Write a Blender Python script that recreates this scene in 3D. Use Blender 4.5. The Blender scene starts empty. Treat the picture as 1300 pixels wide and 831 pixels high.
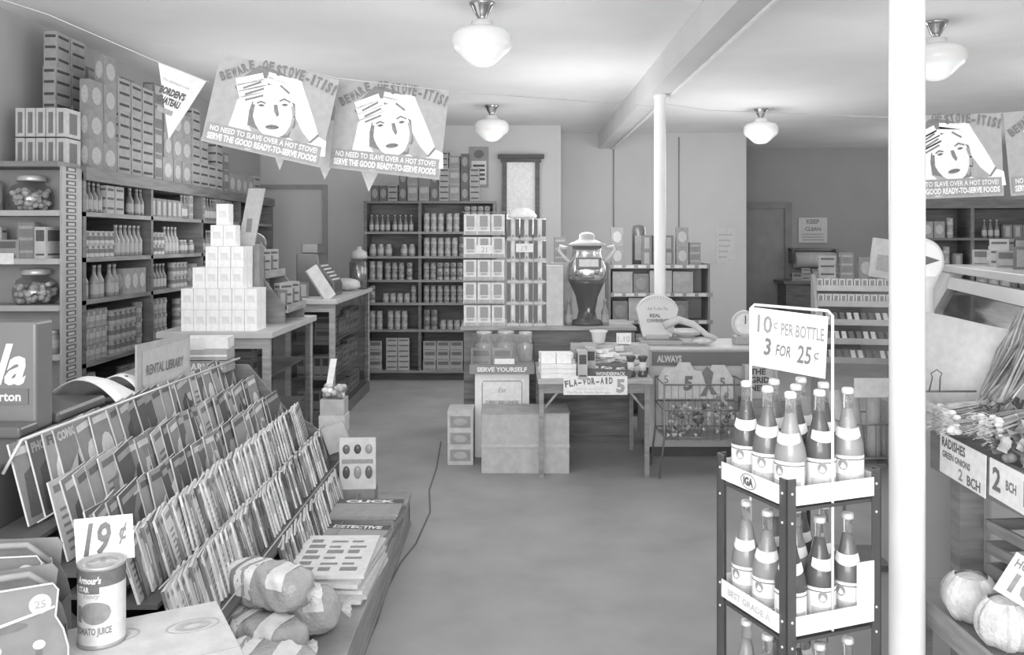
import bpy, math, random
from mathutils import Matrix, Vector, Euler
SC = bpy.context.scene
COL = SC.collection
R = math.radians
PI = math.pi
rnd = random.Random(7)
# ---------------------------------------------------------------- camera, world, light, exposure
EYE = 1.75; F = 1100.0; VX, VY = 650.0, 305.0
cam = bpy.data.cameras.new('camera'); camo = bpy.data.objects.new('camera', cam); COL.objects.link(camo)
camo.location = (0, 0, EYE); camo.rotation_euler = (R(90), 0, 0)
cam.sensor_width = 36; cam.lens = F/1300*36; cam.shift_x = 0; cam.shift_y = -(415.5-VY)/1300; cam.clip_start = .05
SC.camera = camo
SC.view_settings.view_transform = 'Standard'; SC.view_settings.look = 'None'
SC.view_settings.gamma = 1; SC.view_settings.use_curve_mapping = False
SC.view_settings.exposure = 0.92
w = bpy.data.worlds.new('world'); SC.world = w; w.use_nodes = True
w.node_tree.nodes['Background'].inputs[0].default_value = (1, 1, 1, 1)
w.node_tree.nodes['Background'].inputs[1].default_value = 1.0      # daylight through the open shop front behind the camera
SC.cycles.max_bounces = 8; SC.cycles.diffuse_bounces = 5; SC.cycles.transparent_max_bounces = 12
def light(kind, name, loc, power, size=.2, rot=(0, 0, 0), sy=None):
    l = bpy.data.lights.new(name, kind); o = bpy.data.objects.new(name, l); COL.objects.link(o)
    o.location = loc; o.rotation_euler = rot; l.energy = power
    if kind == 'AREA':
        l.size = size
        if sy: l.shape = 'RECTANGLE'; l.size_y = sy
    else: l.shadow_soft_size = size
    return o
light('AREA', 'shop_window_daylight', (-.6, -1.6, 2.0), 90, 3.2, (R(88), 0, 0), 1.8)
light('POINT', 'flash_bulb', (-.75, -.15, 2.0), 15, .09)
# added point lights to fill the room; no lamps hang at these spots
for x_, y_, p_ in ((-.2, 1.6, 7), (3.0, 1.8, 9), (-2.2, 7.4, 17), (5.5, 7.4, 26), (6.2, 12.2, 18), (0.6, 8.0, 26), (2.4, 9.6, 20), (-1.6, 5.0, 8)):
    light('POINT', 'fill_light', (x_, y_, 2.1), p_, .6)
def P(px, py, D): return Vector(((px-VX)*D/F, D, EYE+(VY-py)*D/F))
def X(px, D): return (px-VX)*D/F
def Z(py, D): return EYE+(VY-py)*D/F
# ---------------------------------------------------------------- materials
_m = {}
def G(kind, v):
    v = round(v, 3); k = (kind, v)
    if k in _m: return _m[k]
    mt = bpy.data.materials.new('%s_%d' % (kind, int(v*1000))); mt.use_nodes = True
    nt = mt.node_tree; N = nt.nodes; L = nt.links; b = N['Principled BSDF']
    rough, spec, scale, amp, bump = {'paper': (.75, .15, 30, .05, .02), 'paint': (.5, .3, 6, .05, .05), 'plaster': (.85, .1, 2.2, .02, .03),
        'wood': (.5, .3, 8, .16, .06), 'metal': (.3, .5, 12, .05, .02), 'chrome': (.18, .5, 12, .03, 0), 'card': (.8, .1, 16, .07, .06),
        'ink': (.7, .1, 60, .08, 0), 'food': (.55, .3, 22, .14, .3), 'floor': (.6, .25, 2.6, .07, .06), 'leaf': (.5, .3, 18, .2, .3),
        'glass': (.04, .5, 5, .0, 0), 'pane': (.05, .5, 5, 0, 0), 'milk': (.25, .5, 5, .02, 0), 'film': (.15, .5, 20, .05, .3), 'enamel': (.22, .5, 5, .02, 0)}[kind]
    if kind == 'pane':
        N.remove(b); tr = N.new('ShaderNodeBsdfTransparent'); gl = N.new('ShaderNodeBsdfGlossy'); mx = N.new('ShaderNodeMixShader')
        tr.inputs[0].default_value = (v, v, v, 1); gl.inputs['Roughness'].default_value = .08; mx.inputs[0].default_value = .12
        L.new(tr.outputs[0], mx.inputs[1]); L.new(gl.outputs[0], mx.inputs[2]); L.new(mx.outputs[0], N['Material Output'].inputs[0])
        _m[k] = mt; return mt
    tc = N.new('ShaderNodeTexCoord'); no = N.new('ShaderNodeTexNoise'); mp = N.new('ShaderNodeMapping')
    no.inputs['Scale'].default_value = scale; no.inputs['Detail'].default_value = 5
    if kind == 'wood': mp.inputs['Scale'].default_value = (.5, .5, 4)
    L.new(tc.outputs['Object'], mp.inputs[0]); L.new(mp.outputs[0], no.inputs['Vector'])
    ra = N.new('ShaderNodeValToRGB'); lo = max(v*(1-amp*1.6), 0); hi = min(v*(1+amp*1.6), 1)
    ra.color_ramp.elements[0].position = .3; ra.color_ramp.elements[1].position = .7
    ra.color_ramp.elements[0].color = (lo, lo, lo, 1); ra.color_ramp.elements[1].color = (hi, hi, hi, 1)
    L.new(no.outputs[0], ra.inputs[0]); L.new(ra.outputs[0], b.inputs['Base Color'])
    b.inputs['Roughness'].default_value = rough; b.inputs['Specular IOR Level'].default_value = spec
    if bump:
        bp = N.new('ShaderNodeBump'); bp.inputs['Strength'].default_value = bump; bp.inputs['Distance'].default_value = .02
        n2 = N.new('ShaderNodeTexNoise'); n2.inputs['Scale'].default_value = scale*4; L.new(mp.outputs[0], n2.inputs['Vector'])
        L.new(n2.outputs[0], bp.inputs['Height']); L.new(bp.outputs[0], b.inputs['Normal'])
    if kind == 'chrome': b.inputs['Metallic'].default_value = .9
    if kind == 'metal': b.inputs['Metallic'].default_value = .35
    if kind == 'glass':
        b.inputs['Transmission Weight'].default_value = .92; b.inputs['IOR'].default_value = 1.25; b.inputs['Roughness'].default_value = .04
    if kind == 'milk': b.inputs['Subsurface Weight'].default_value = .2
    _m[k] = mt; return mt
WH = G('paper', .9); INK = G('ink', .12)
# ---------------------------------------------------------------- mesh builder
class MB:
    def __init__(s): s.v = []; s.f = []; s.mi = []; s.sm = []; s.mats = []
    def k(s, m):
        if m not in s.mats: s.mats.append(m)
        return s.mats.index(m)
    def add(s, vs, fs, m, M=None, smooth=False):
        o = len(s.v); i = s.k(m)
        s.v += [tuple(M @ Vector(p)) if M else tuple(p) for p in vs]
        for f in fs: s.f.append([o+q for q in f]); s.mi.append(i); s.sm.append(smooth)
        return s
    def box(s, x0, x1, y0, y1, z0, z1, m, M=None):
        vs = [(x, y, z) for z in (z0, z1) for y in (y0, y1) for x in (x0, x1)]
        return s.add(vs, [(0, 2, 3, 1), (4, 5, 7, 6), (0, 1, 5, 4), (2, 6, 7, 3), (0, 4, 6, 2), (1, 3, 7, 5)], m, M)
    def hexa(s, vs, m, M=None):     # 8 corners, bottom 4 ccw then top 4
        return s.add(vs, [(3, 2, 1, 0), (4, 5, 6, 7), (0, 1, 5, 4), (1, 2, 6, 5), (2, 3, 7, 6), (3, 0, 4, 7)], m, M)
    def prism(s, poly, t0, t1, m, axis='y', M=None):
        n = len(poly)
        def c(a, b, t): return {'y': (a, t, b), 'x': (t, a, b), 'z': (a, b, t)}[axis]
        vs = [c(a, b, t0) for a, b in poly]+[c(a, b, t1) for a, b in poly]
        return s.add(vs, [list(range(n)), list(range(2*n-1, n-1, -1))]+[[i, i+n, (i+1) % n+n, (i+1) % n] for i in range(n)], m, M)
    def poly(s, pts, m, y=0, M=None):    # flat figure in the xz plane
        return s.add([(a, y, b) for a, b in pts], [list(range(len(pts)))], m, M)
    def lathe(s, prof, m, seg=20, M=None, smooth=True, ms=None):
        n = len(prof); o = len(s.v)
        vs = [(r*math.cos(2*PI*j/seg), r*math.sin(2*PI*j/seg), z) for r, z in prof for j in range(seg)]
        s.v += [tuple(M @ Vector(p)) if M else p for p in vs]
        for i in range(n-1):
            mm = s.k(ms[i] if ms else m)
            for j in range(seg):
                a = o+i*seg+j; b = o+i*seg+(j+1) % seg
                s.f.append([a, b, b+seg, a+seg]); s.mi.append(mm); s.sm.append(smooth)
        for i, fl in ((0, 1), (n-1, 0)):
            if prof[i][0] > .0005:
                q = [o+i*seg+j for j in range(seg)]
                s.f.append(q[::-1] if fl else q); s.mi.append(s.k((ms[0] if i == 0 else ms[-1]) if ms else m)); s.sm.append(False)
        return s
    def tube(s, pts, r, m, seg=6, M=None, r2=None):
        pts = [Vector(p) for p in pts]; n = len(pts); vs = []
        for i, p in enumerate(pts):
            d = (pts[min(i+1, n-1)]-pts[max(i-1, 0)]).normalized()
            a = d.orthogonal().normalized() if i == 0 else (a-d*a.dot(d)).normalized()
            b = d.cross(a); rr = r+((r2-r)*i/(n-1) if r2 is not None else 0)
            for j in range(seg):
                t = 2*PI*j/seg; vs.append(p+a*rr*math.cos(t)+b*rr*math.sin(t))
        fs = [[i*seg+j, i*seg+(j+1) % seg, (i+1)*seg+(j+1) % seg, (i+1)*seg+j] for i in range(n-1) for j in range(seg)]
        fs += [list(range(seg))[::-1], [(n-1)*seg+j for j in range(seg)]]
        return s.add(vs, fs, m, M, True)
    def blob(s, c, rx, ry, rz, m, seg=14, rings=9, jit=0, M=None):
        vs = [(c[0], c[1], c[2]-rz)]; rr = random.Random(int(abs(c[0]*999+c[1]*77))+seg)
        for i in range(1, rings):
            t = PI*i/rings-PI/2
            for j in range(seg):
                a = 2*PI*j/seg; q = 1+jit*(rr.random()-.5)
                vs.append((c[0]+rx*q*math.cos(t)*math.cos(a), c[1]+ry*q*math.cos(t)*math.sin(a), c[2]+rz*q*math.sin(t)))
        vs.append((c[0], c[1], c[2]+rz)); e = len(vs)-1
        fs = [[0, 1+(j+1) % seg, 1+j] for j in range(seg)]
        for i in range(rings-2):
            for j in range(seg):
                a = 1+i*seg+j; b = 1+i*seg+(j+1) % seg; fs.append([a, b, b+seg, a+seg])
        fs += [[e, e-seg+j, e-seg+(j+1) % seg] for j in range(seg)]
        return s.add(vs, fs, m, M, True)
    def stroke(s, pts, w, m, y=0, M=None):    # flat pen stroke in xz plane
        for i in range(len(pts)-1):
            a = Vector(pts[i]); b = Vector(pts[i+1]); d = (b-a)
            if d.length < 1e-6: continue
            d.normalize(); n = Vector((-d.y, d.x))*w/2; e = d*w*.25
            q = [a-n-e, b-n+e, b+n+e, a+n-e]
            s.add([(p.x, y, p.y) for p in q], [(0, 1, 2, 3)], m, M)
        return s
    def text(s, t, x, z, h, m, y=-.001, align='C', shear=0, bold=.0, wid=None, M=None):
        vs, fs, wd = glyph(t, shear, bold)
        sx = h if wid is None else wid/wd
        ox = {'C': -wd/2, 'L': 0, 'R': -wd}[align]
        return s.add([(x+(a+ox)*sx, y, z+b*h) for a, b in vs], fs, m, M)
    def arc(s, t, pts, h, m, y=-.001, cw=None, M=None):   # letters along a polyline
        L = [0]
        for i in range(len(pts)-1): L.append(L[-1]+(Vector(pts[i+1])-Vector(pts[i])).length)
        n = len(t)
        for i, ch in enumerate(t):
            if ch == ' ': continue
            d = L[-1]*(i+.5)/n; k = max(q for q in range(len(pts)-1) if L[q] <= d)
            u = (d-L[k])/(L[k+1]-L[k]); a = Vector(pts[k]); b = Vector(pts[k+1]); p = a+(b-a)*u; an = math.atan2(b.y-a.y, b.x-a.x)
            vs, fs, wd = glyph(ch, 0, .045); cwid = (L[-1]/n)*.84; sx = cwid/max(wd, .55)
            ca, sa = math.cos(an), math.sin(an)
            q = [((gx-wd/2)*sx, gz*h) for gx, gz in vs]
            s.add([(p.x+gx*ca-gz*sa, y, p.y+gx*sa+gz*ca) for gx, gz in q], fs, m, M)
        return s
    def mesh(s, name):
        me = bpy.data.meshes.new(name); me.from_pydata(s.v, [], s.f)
        for m in s.mats: me.materials.append(m)
        me.polygons.foreach_set('material_index', s.mi); me.polygons.foreach_set('use_smooth', s.sm); me.update()
        return me
    def build(s, name, parent=None, loc=(0, 0, 0), rot=(0, 0, 0), bevel=0, label=None):
        o = bpy.data.objects.new(name, s.mesh(name)); COL.objects.link(o); o.parent = parent
        o.location = loc; o.rotation_euler = rot
        if bevel:
            b = o.modifiers.new('bevel', 'BEVEL'); b.width = bevel; b.segments = 2; b.limit_method = 'ANGLE'
        if label: o['label'] = label
        return o
_g = {}
def glyph(t, shear=0, bold=0):
    k = (t, shear, bold)
    if k not in _g:
        c = bpy.data.curves.new('t', 'FONT'); c.body = t; c.size = 1.0; c.resolution_u = 2; c.shear = shear; c.offset = bold
        o = bpy.data.objects.new('t', c); COL.objects.link(o); bpy.context.view_layer.update()
        me = o.evaluated_get(bpy.context.evaluated_depsgraph_get()).to_mesh()
        vs = [(v.co.x/.7, v.co.y/.7) for v in me.vertices]; fs = [list(p.vertices) for p in me.polygons]
        o.to_mesh_clear(); bpy.data.objects.remove(o); bpy.data.curves.remove(c)
        x0 = min([a for a, b in vs], default=0); x1 = max([a for a, b in vs], default=1)
        _g[k] = ([(a-x0, b) for a, b in vs], fs, max(x1-x0, .01))
    return _g[k]
def tag(o, label, cat, group=None):
    o['label'] = label; o['category'] = cat
    if group: o['group'] = group
    return o
def thing(name, label, cat, loc=(0, 0, 0), rot=0, group=None):
    o = bpy.data.objects.new(name, None); COL.objects.link(o); o.empty_display_size = .1
    o.location = loc; o.rotation_euler = rot if isinstance(rot, tuple) else (0, 0, rot)
    return tag(o, label, cat, group)
def struct(mb, name, **k):
    o = mb.build(name, **k)
    if not k.get('parent'): o['kind'] = 'structure'
    return o
def dup(root, loc, rot=None, label=None, group=None, parent=None):
    c = root.copy(); COL.objects.link(c); c.location = loc
    if rot is not None: c.rotation_euler = rot if isinstance(rot, tuple) else (0, 0, rot)
    if label: c['label'] = label
    if group: c['group'] = group
    def kids(a, b):
        for ch in list(a.children):
            d = ch.copy(); COL.objects.link(d); d.parent = b; kids(ch, d)
    kids(root, c)
    return c
class Kind:     # a small stock item as one mesh, first use links it, later uses copy the object and share the mesh
    def __init__(s, name, mb, look, cat, w, d, h): s.name = name; s.me = mb.mesh(name); s.look = look; s.cat = cat; s.w, s.d, s.h = w, d, h; s.first = None
    def put(s, loc, rot, where, group):
        if s.first is None: o = bpy.data.objects.new(s.name, s.me); s.first = o
        else: o = s.first.copy()
        COL.objects.link(o); o.location = loc; o.rotation_euler = rot if isinstance(rot, tuple) else (0, 0, rot)
        return tag(o, s.look+' '+where, s.cat, group)
def Rz(a): return Matrix.Rotation(a, 4, 'Z')
def Tr(x, y, z): return Matrix.Translation((x, y, z))
# ---------------------------------------------------------------- the room
H = 3.3
fl = struct(MB().box(-3.4, 8, -2, 14.6, -.1, 0, G('floor', .36)), 'floor')
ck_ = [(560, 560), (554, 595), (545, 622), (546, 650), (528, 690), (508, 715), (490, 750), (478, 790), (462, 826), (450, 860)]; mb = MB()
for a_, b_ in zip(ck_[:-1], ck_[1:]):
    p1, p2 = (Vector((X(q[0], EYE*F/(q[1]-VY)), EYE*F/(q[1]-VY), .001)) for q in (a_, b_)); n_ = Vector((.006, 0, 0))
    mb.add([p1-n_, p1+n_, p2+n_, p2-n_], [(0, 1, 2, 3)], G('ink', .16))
mb.build('floor_crack_and_shadow', fl)  # crack in the floor, with the platform's base shadow painted into the same strip
struct(MB().box(-3.5, 8.1, -2, 14.7, H, H+.1, G('plaster', .84)), 'ceiling')
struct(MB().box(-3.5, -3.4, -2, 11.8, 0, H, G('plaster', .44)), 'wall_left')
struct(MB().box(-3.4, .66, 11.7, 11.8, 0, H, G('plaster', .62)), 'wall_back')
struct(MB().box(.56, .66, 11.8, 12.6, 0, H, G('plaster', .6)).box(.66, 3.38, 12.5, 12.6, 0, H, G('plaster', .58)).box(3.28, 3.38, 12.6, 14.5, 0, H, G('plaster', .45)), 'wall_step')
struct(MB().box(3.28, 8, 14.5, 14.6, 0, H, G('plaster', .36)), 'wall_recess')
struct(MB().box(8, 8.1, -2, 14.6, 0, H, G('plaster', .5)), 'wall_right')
struct(MB().box(1.24, 1.435, -2, 12.5, 3.07, H-.001, G('plaster', .7)).box(1.425, 1.45, -2, 12.5, 3.05, 3.07, G('paint', .85)), 'trim_1', bevel=.006)
for i, (D_, r_) in enumerate(((2.94, .0575), (7.85, .052))):
    o = struct(MB().lathe([(r_*1.35, 0), (r_*1.35, .03), (r_, .06), (r_, 3.03), (r_*1.2, 3.04), (r_*1.2, 3.07)], G('enamel', .92), 40), 'trim_%d' % (i+2), loc=(1.34, D_, 0))
for i, (px_, y0_, y1_) in enumerate(((779, 185, 300), (862, 174, 290))):
    struct(MB().tube([P(px_, y0_, 12.48), P(px_, y1_, 12.48)], .006, G('paint', .2)), 'trim_%d' % (i+4))
# dim panelled door in the recess
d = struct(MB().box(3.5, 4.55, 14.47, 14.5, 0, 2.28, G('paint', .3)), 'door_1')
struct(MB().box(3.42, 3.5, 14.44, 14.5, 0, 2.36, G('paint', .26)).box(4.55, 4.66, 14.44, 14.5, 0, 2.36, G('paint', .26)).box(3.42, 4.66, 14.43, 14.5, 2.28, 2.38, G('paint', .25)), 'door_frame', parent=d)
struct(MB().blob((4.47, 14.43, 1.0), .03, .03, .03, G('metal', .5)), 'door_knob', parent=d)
struct(MB().box(-2.55, -2.49, 11.66, 11.7, 0, 2.44, G('paint', .36)).box(-3.4, -2.49, 11.66, 11.7, 2.44, 2.5, G('paint', .34)), 'trim_6')
# back window with blind
d = struct(MB().box(-.13, -.07, 11.62, 11.7, 1.78, 2.84, G('wood', .13)).box(.31, .37, 11.62, 11.7, 1.78, 2.84, G('wood', .13)).box(-.15, .39, 11.6, 11.7, 2.8, 2.86, G('wood', .13)).box(-.15, .39, 11.6, 11.7, 1.78, 1.83, G('wood', .13)), 'window_1')
struct(MB().box(-.19, .43, 11.56, 11.7, 2.85, 2.9, G('wood', .1)), 'window_cornice', parent=d)
struct(MB().box(-.07, .31, 11.655, 11.665, 2.1, 2.8, G('paper', .9)), 'window_blind', parent=d)
struct(MB().box(-.07, .31, 11.67, 11.68, 1.83, 2.8, G('pane', .5)), 'window_pane', parent=d)
# ---------------------------------------------------------------- ceiling lamps
def make_lamp(loc, label):
    t = thing('ceiling_lamp', label, 'lamp', loc, 0, 'milk glass schoolhouse ceiling lamps')
    MB().lathe([(.085, 0), (.085, -.012), (.07, -.03), (.045, -.075), (.03, -.1), (.03, -.13)], G('chrome', .55), 28).build('canopy', t)
    g = [(.07, -.12), (.075, -.15), (.1, -.165), (.17, -.185), (.197, -.22), (.2, -.27), (.185, -.31), (.16, -.328), (.15, -.335), (.11, -.375), (.07, -.405), (.03, -.415), (0, -.415)]
    MB().lathe(g, G('milk', .93), 40).build('lamp_shade', t)
    l = light('POINT', 'lamp_fill', (0, 0, -1.0), 9, .5); l.parent = t  # fill light added below the globe, which is itself unlit
    return t
for px_, D_, la in ((612, 5.66, 'milk glass ceiling lamp nearest the camera, above the centre aisle'), (624, 9.95, 'smaller looking ceiling lamp in front of the back window'),
                    (966, 10.2, 'milk glass ceiling lamp hanging before the dark recess'), (1188, 6.15, 'milk glass ceiling lamp half behind the white front pole')):
    make_lamp((X(px_, D_), D_, H), la)
# ---------------------------------------------------------------- stock kinds
def can(r, h, lab, band, look, name='tin_can', cat='can'):
    me = MB(); mt = G('metal', .35); a = G('paper', .1+lab*.5); b = G('ink', .1+band*.4)
    me.lathe([(r, 0), (r, h*.04), (r*.97, h*.06), (r*.97, h*.3), (r*.97, h*.62), (r*.97, h*.7), (r*.97, h*.94), (r, h*.96), (r, h), (r*.92, h), (r*.92, h*.985)], mt, 14,
             ms=[mt, mt, a, b, a, a, a, mt, mt, mt, mt])
    me.poly([(-r*.4, h*.66), (r*.4, h*.66), (r*.4, h*.88), (-r*.4, h*.88)], b, y=-r*.985)
    return Kind(name, me, look, cat, r*2, r*2, h)
def carton(w, d, h, base, panel, look, style=0, name='carton', cat='box', kind='card'):
    q0 = .62 if name in ('carton', 'cereal_box') else 1; me = MB(); A = G(kind, base*q0+(.05 if q0 < 1 else 0)); B = G('ink', panel*q0)
    me.box(-w/2, w/2, -d/2, d/2, 0, h, A)
    for M_, ww in ((Matrix(), w), (Rz(PI/2)@Tr(0, 0, 0), d), (Rz(-PI/2), d)):
        off = -(d/2 if ww is w and M_ == Matrix() else w/2)-.0012
        if style == 0: me.poly([(-ww*.38, h*.55), (ww*.38, h*.55), (ww*.38, h*.9), (-ww*.38, h*.9)], B, off, M_); me.poly([(-ww*.38, h*.1), (ww*.38, h*.1), (ww*.38, h*.16), (-ww*.38, h*.16)], B, off, M_)
        if style == 1: me.poly([(ww*.36*math.cos(t*PI/6), h*.5+h*.3*math.sin(t*PI/6)) for t in range(12)], B, off, M_)
        if style == 2:
            for q in (.15, .5, .82): me.poly([(-ww*.4, h*q), (ww*.4, h*q), (ww*.4, h*(q+.08)), (-ww*.4, h*(q+.08))], B, off, M_)
        if style == 3: me.poly([(-ww*.25, h*.12), (ww*.25, h*.12), (ww*.25, h*.86), (-ww*.25, h*.86)], B, off, M_)
    return Kind(name, me, look, cat, w, d, h)
def jar(r, h, con, lid, look, name='glass_jar', cat='jar'):
    me = MB(); c = G('enamel', .08+con*.4); l = G('metal', lid*.6); p = G('paper', .42)
    me.lathe([(r*.9, 0), (r, h*.05), (r, h*.25), (r, h*.6), (r, h*.72), (r*.75, h*.84), (r*.78, h*.85), (r*.78, h)], c, 14, ms=[c, c, p, c, c, l, l, l])
    return Kind(name, me, look, cat, r*2, r*2, h)
def botl(r, h, con, look, name='glass_bottle'):
    me = MB(); c = G('enamel', .08+con*.4); l = G('metal', .35); p = G('paper', .4)
    me.lathe([(r*.9, 0), (r, h*.04), (r, h*.12), (r, h*.42), (r, h*.52), (r*.45, h*.7), (r*.35, h*.9), (r*.42, h*.91), (r*.42, h)], c, 14, ms=[c, c, p, c, c, c, l, l, l])
    return Kind(name, me, look, 'bottle', r*2, r*2, h)
K = dict(
 c1=can(.038, .105, .55, .2, 'dark banded pale can'), c2=can(.038, .105, .2, .6, 'pale banded dark can'),
 c3=can(.04, .115, .38, .8, 'white banded grey can'), c4=can(.034, .09, .75, .25, 'small white can'),
 c5=can(.042, .12, .3, .12, 'plain dark can'), c6=can(.05, .135, .5, .3, 'wide grey can'),
 b1=carton(.07, .19, .2, .75, .2, 'dark topped packet', 0), b2=carton(.12, .07, .19, .4, .75, 'pale oval packet', 1),
 b3=carton(.14, .06, .2, .6, .22, 'dark striped packet', 2), b4=carton(.1, .06, .15, .25, .6, 'pale panelled dark packet', 3),
 b5=carton(.16, .1, .12, .5, .25, 'low grey box', 0), b6=carton(.11, .08, .23, .35, .65, 'tall striped packet', 2),
 j1=jar(.035, .12, .3, .6, 'small lidded jar'), j2=jar(.045, .15, .5, .75, 'pale bright lidded jar'), j3=jar(.03, .1, .18, .4, 'small dark jar'),
 t1=botl(.03, .21, .2, 'slim dark bottle'), t2=botl(.034, .23, .45, 'slim pale bottle'))
def stock(org, ang, length, z, room, kinds, where, group, seed, fill=1.0, deep=1, gap=.008, maxstack=3):
    """fills one shelf: org is the left front end seen from the aisle, items run along the shelf, ang turns their fronts to the aisle"""
    r_ = random.Random(seed); a = 0.01; ux, uy = math.cos(ang), math.sin(ang)
    while a < length-.05:
        kd = K[r_.choice(kinds)]
        n = r_.randint(2, 6) if kd.w < .11 else r_.randint(1, 3); st = max(1, min(maxstack, int((room-.02)/kd.h)))
        if r_.random() < .07: st = max(1, st-1)
        for i in range(n):
            if a+kd.w > length: return
            if r_.random() > fill: a += kd.w+gap; continue
            for k_ in range(st):
                c = a+kd.w/2; dd = kd.d/2+.02
                kd.put((org[0]+ux*c-uy*dd, org[1]+uy*c+ux*dd, z+k_*kd.h), ang+r_.uniform(-.08, .08), where, group)
            a += kd.w+gap
        a += r_.choice((0, .02, .05))
# ---------------------------------------------------------------- left wall shelving
LX = -2.84; LZ = [.1, .5, .93, 1.35, 1.635, 1.94, 2.24]
DK = G('wood', .15); MW = G('wood', .24)
sh = thing('wall_shelving', 'long run of dark wooden shelving along the left wall, packed with tins and bottles', 'shelving', (0, 0, 0))
MB().box(-3.39, -3.37, 5.8, 10.3, 0, 2.22, DK).build('back_panel', sh)
for y in (5.76, 6.84, 7.95, 9.06, 10.28): MB().box(-3.37, LX, y-.02, y+.02, 0, 2.2, DK).build('upright', sh)
for z in LZ: MB().box(-3.37, LX+(.02 if z > 2 else .0), 5.74, 10.3, z-(.09 if z > 2 else .03), z, DK if z > 2 else MW).build('shelf_board', sh)
st = ['bottom', 'second lowest', 'third', 'fourth', 'fifth', 'highest inside']
mixes = [['c6', 'b5', 'c2'], ['c1', 'c2', 'c3'], ['c1', 'c3', 'c4', 'c1'], ['t1', 'j2', 'b2', 'c1', 't2'], ['t1', 't2', 'j1', 'c4', 'b4'], ['b3', 'b4', 'b6', 't1', 't2']]
for i in range(6):
    for b, (y0, y1) in enumerate(((5.8, 6.82), (6.86, 7.93), (7.97, 9.04))):
        if i < 2 and b > 0: continue
        stock((LX-.01, y0+.02), PI/2, y1-y0-.03, LZ[i], LZ[i+1]-LZ[i]-.05, mixes[i], 'on the %s left wall shelf, %s bay' % (st[i], ('nearest', 'middle', 'far')[b]), 'goods on the %s left wall shelf' % st[i], 10*i+b, .93, maxstack=4)
# cereal packets on top of the run
tp = [carton(.062, .2, .19, .85, .35, 'white emblem packet', 3, 'cereal_box'), carton(.2, .07, .21, .4, .75, 'pale oval packet', 1, 'cereal_box'), carton(.19, .09, .24, .5, .15, 'heavily lettered packet', 2, 'cereal_box'),
      carton(.17, .09, .2, .25, .6, 'pale panelled packet', 0, 'cereal_box')]
for c in range(5):
    for k_ in range(2):
        tp[0].put((-3.27+c*.068, 5.86, 2.24+k_*.2), 0, 'in the front stack on top of the left shelving', 'white packets at the near end of the top shelf')
r_ = random.Random(3)
y = 6.0; n = 0
while y < 9.9:
    for row, off in ((0, .12), (1, .36)):
        kd = tp[1+(n+row) % 3]
        hs = max(1, int((3.24-.14*(y-6)-2.24)/kd.h)) if y < 8 else (2 if y < 9 else 1)
        if row == 0 and r_.random() < .3: hs = max(1, hs-1)
        for k_ in range(hs):
            kd.put((LX-off, y+kd.w/2, 2.24+k_*kd.h), PI/2+r_.uniform(-.06, .06), 'piled on the left shelving top, %s row' % ('front', 'wall side')[row], 'packets piled on the left shelving')
    y += .212; n += r_.choice((0, 0, 1))
# end unit facing the camera
en = thing('end_shelving', 'shallow end shelves facing the camera at the left edge, holding large jars', 'shelving', (0, 5.45, 0))
EZ = [.5, 1.03, 1.34, 1.635, 1.94, 2.25]
MB().box(-3.39, -2.86, .275, .29, 0, 2.25, G('paint', .4)).build('back_panel', en)
for z in EZ: MB().box(-3.39, -2.86, .0, .275, z-.035, z, G('paint', .5) if z < 2.2 else MW).build('shelf_board', en)
u = MB()
u.box(-2.86, -2.845, .03, .28, 0, 2.22, G('paint', .42)).build('upright', en)
s_ = MB()
for k_ in range(44): s_.box(-2.846, -2.842, .08, .2, .3+k_*.044, .33+k_*.044, G('ink', .14)).box(-2.8425, -2.841, .1, .18, .305+k_*.044, .322+k_*.044, G('paint', .5))
s_.build('slotted_rail', en)
def big_jar(x, y, z, r, label):
    t = thing('candy_jar', label, 'jar', (x, y, z))
    MB().lathe([(r*.8, 0), (r, r*.2), (r*1.05, r*.7), (r*.85, r*1.2), (r*.6, r*1.35), (r*.6, r*1.5)], G('pane', .85), 28).build('glass_body', t)
    m_ = MB()
    for k_ in range(60):
        a = rnd.random()*6.28; q = rnd.random()**.5*r*.85; m_.blob((q*math.cos(a), q*math.sin(a), r*.12+rnd.random()*r*.9), .022, .022, .018, G('food', .62), 7, 5)
    o = m_.build('candies', t); o['kind'] = 'stuff'
    MB().lathe([(r*.66, r*1.46), (r*.68, r*1.5), (r*.68, r*1.7), (r*.6, r*1.75), (0, r*1.76)], G('metal', .65), 24).build('lid', t)
big_jar(-3.1, 5.585, 1.94, .13, 'big glass candy jar on the upper end shelf at left'); big_jar(-3.07, 5.585, 1.34, .13, 'big glass candy jar on the lower end shelf at left')
for k_, (x, z, kd) in enumerate(((-3.33, 1.94, 'b2'), (-3.31, 1.635, 'b3'), (-3.08, 1.635, 'b6'), (-2.96, 1.635, 'b1'), (-3.2, 1.635, 'b5'), (-3.05, 1.03, 'b5'), (-2.93, 1.03, 'j2'), (-3.04, .5, 'b3'), (-2.93, .5, 'b4'))):
    K[kd].put((x, 5.53, z), 0, 'on the left end shelves, %s' % ('by the wall on top', 'by the wall in the middle', 'centre of the middle shelf', 'right of the middle shelf', 'left middle shelf', 'low shelf centre', 'low shelf right', 'lowest shelf centre', 'lowest shelf right')[k_], 'goods on the end shelves')
tag(MB().box(-.09, .09, -.002, .002, 0, .07, G('paper', .85)).build('price_card', None, (-3.22, 5.444, 1.6)), 'blank white price card on the middle end shelf', 'card')
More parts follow.
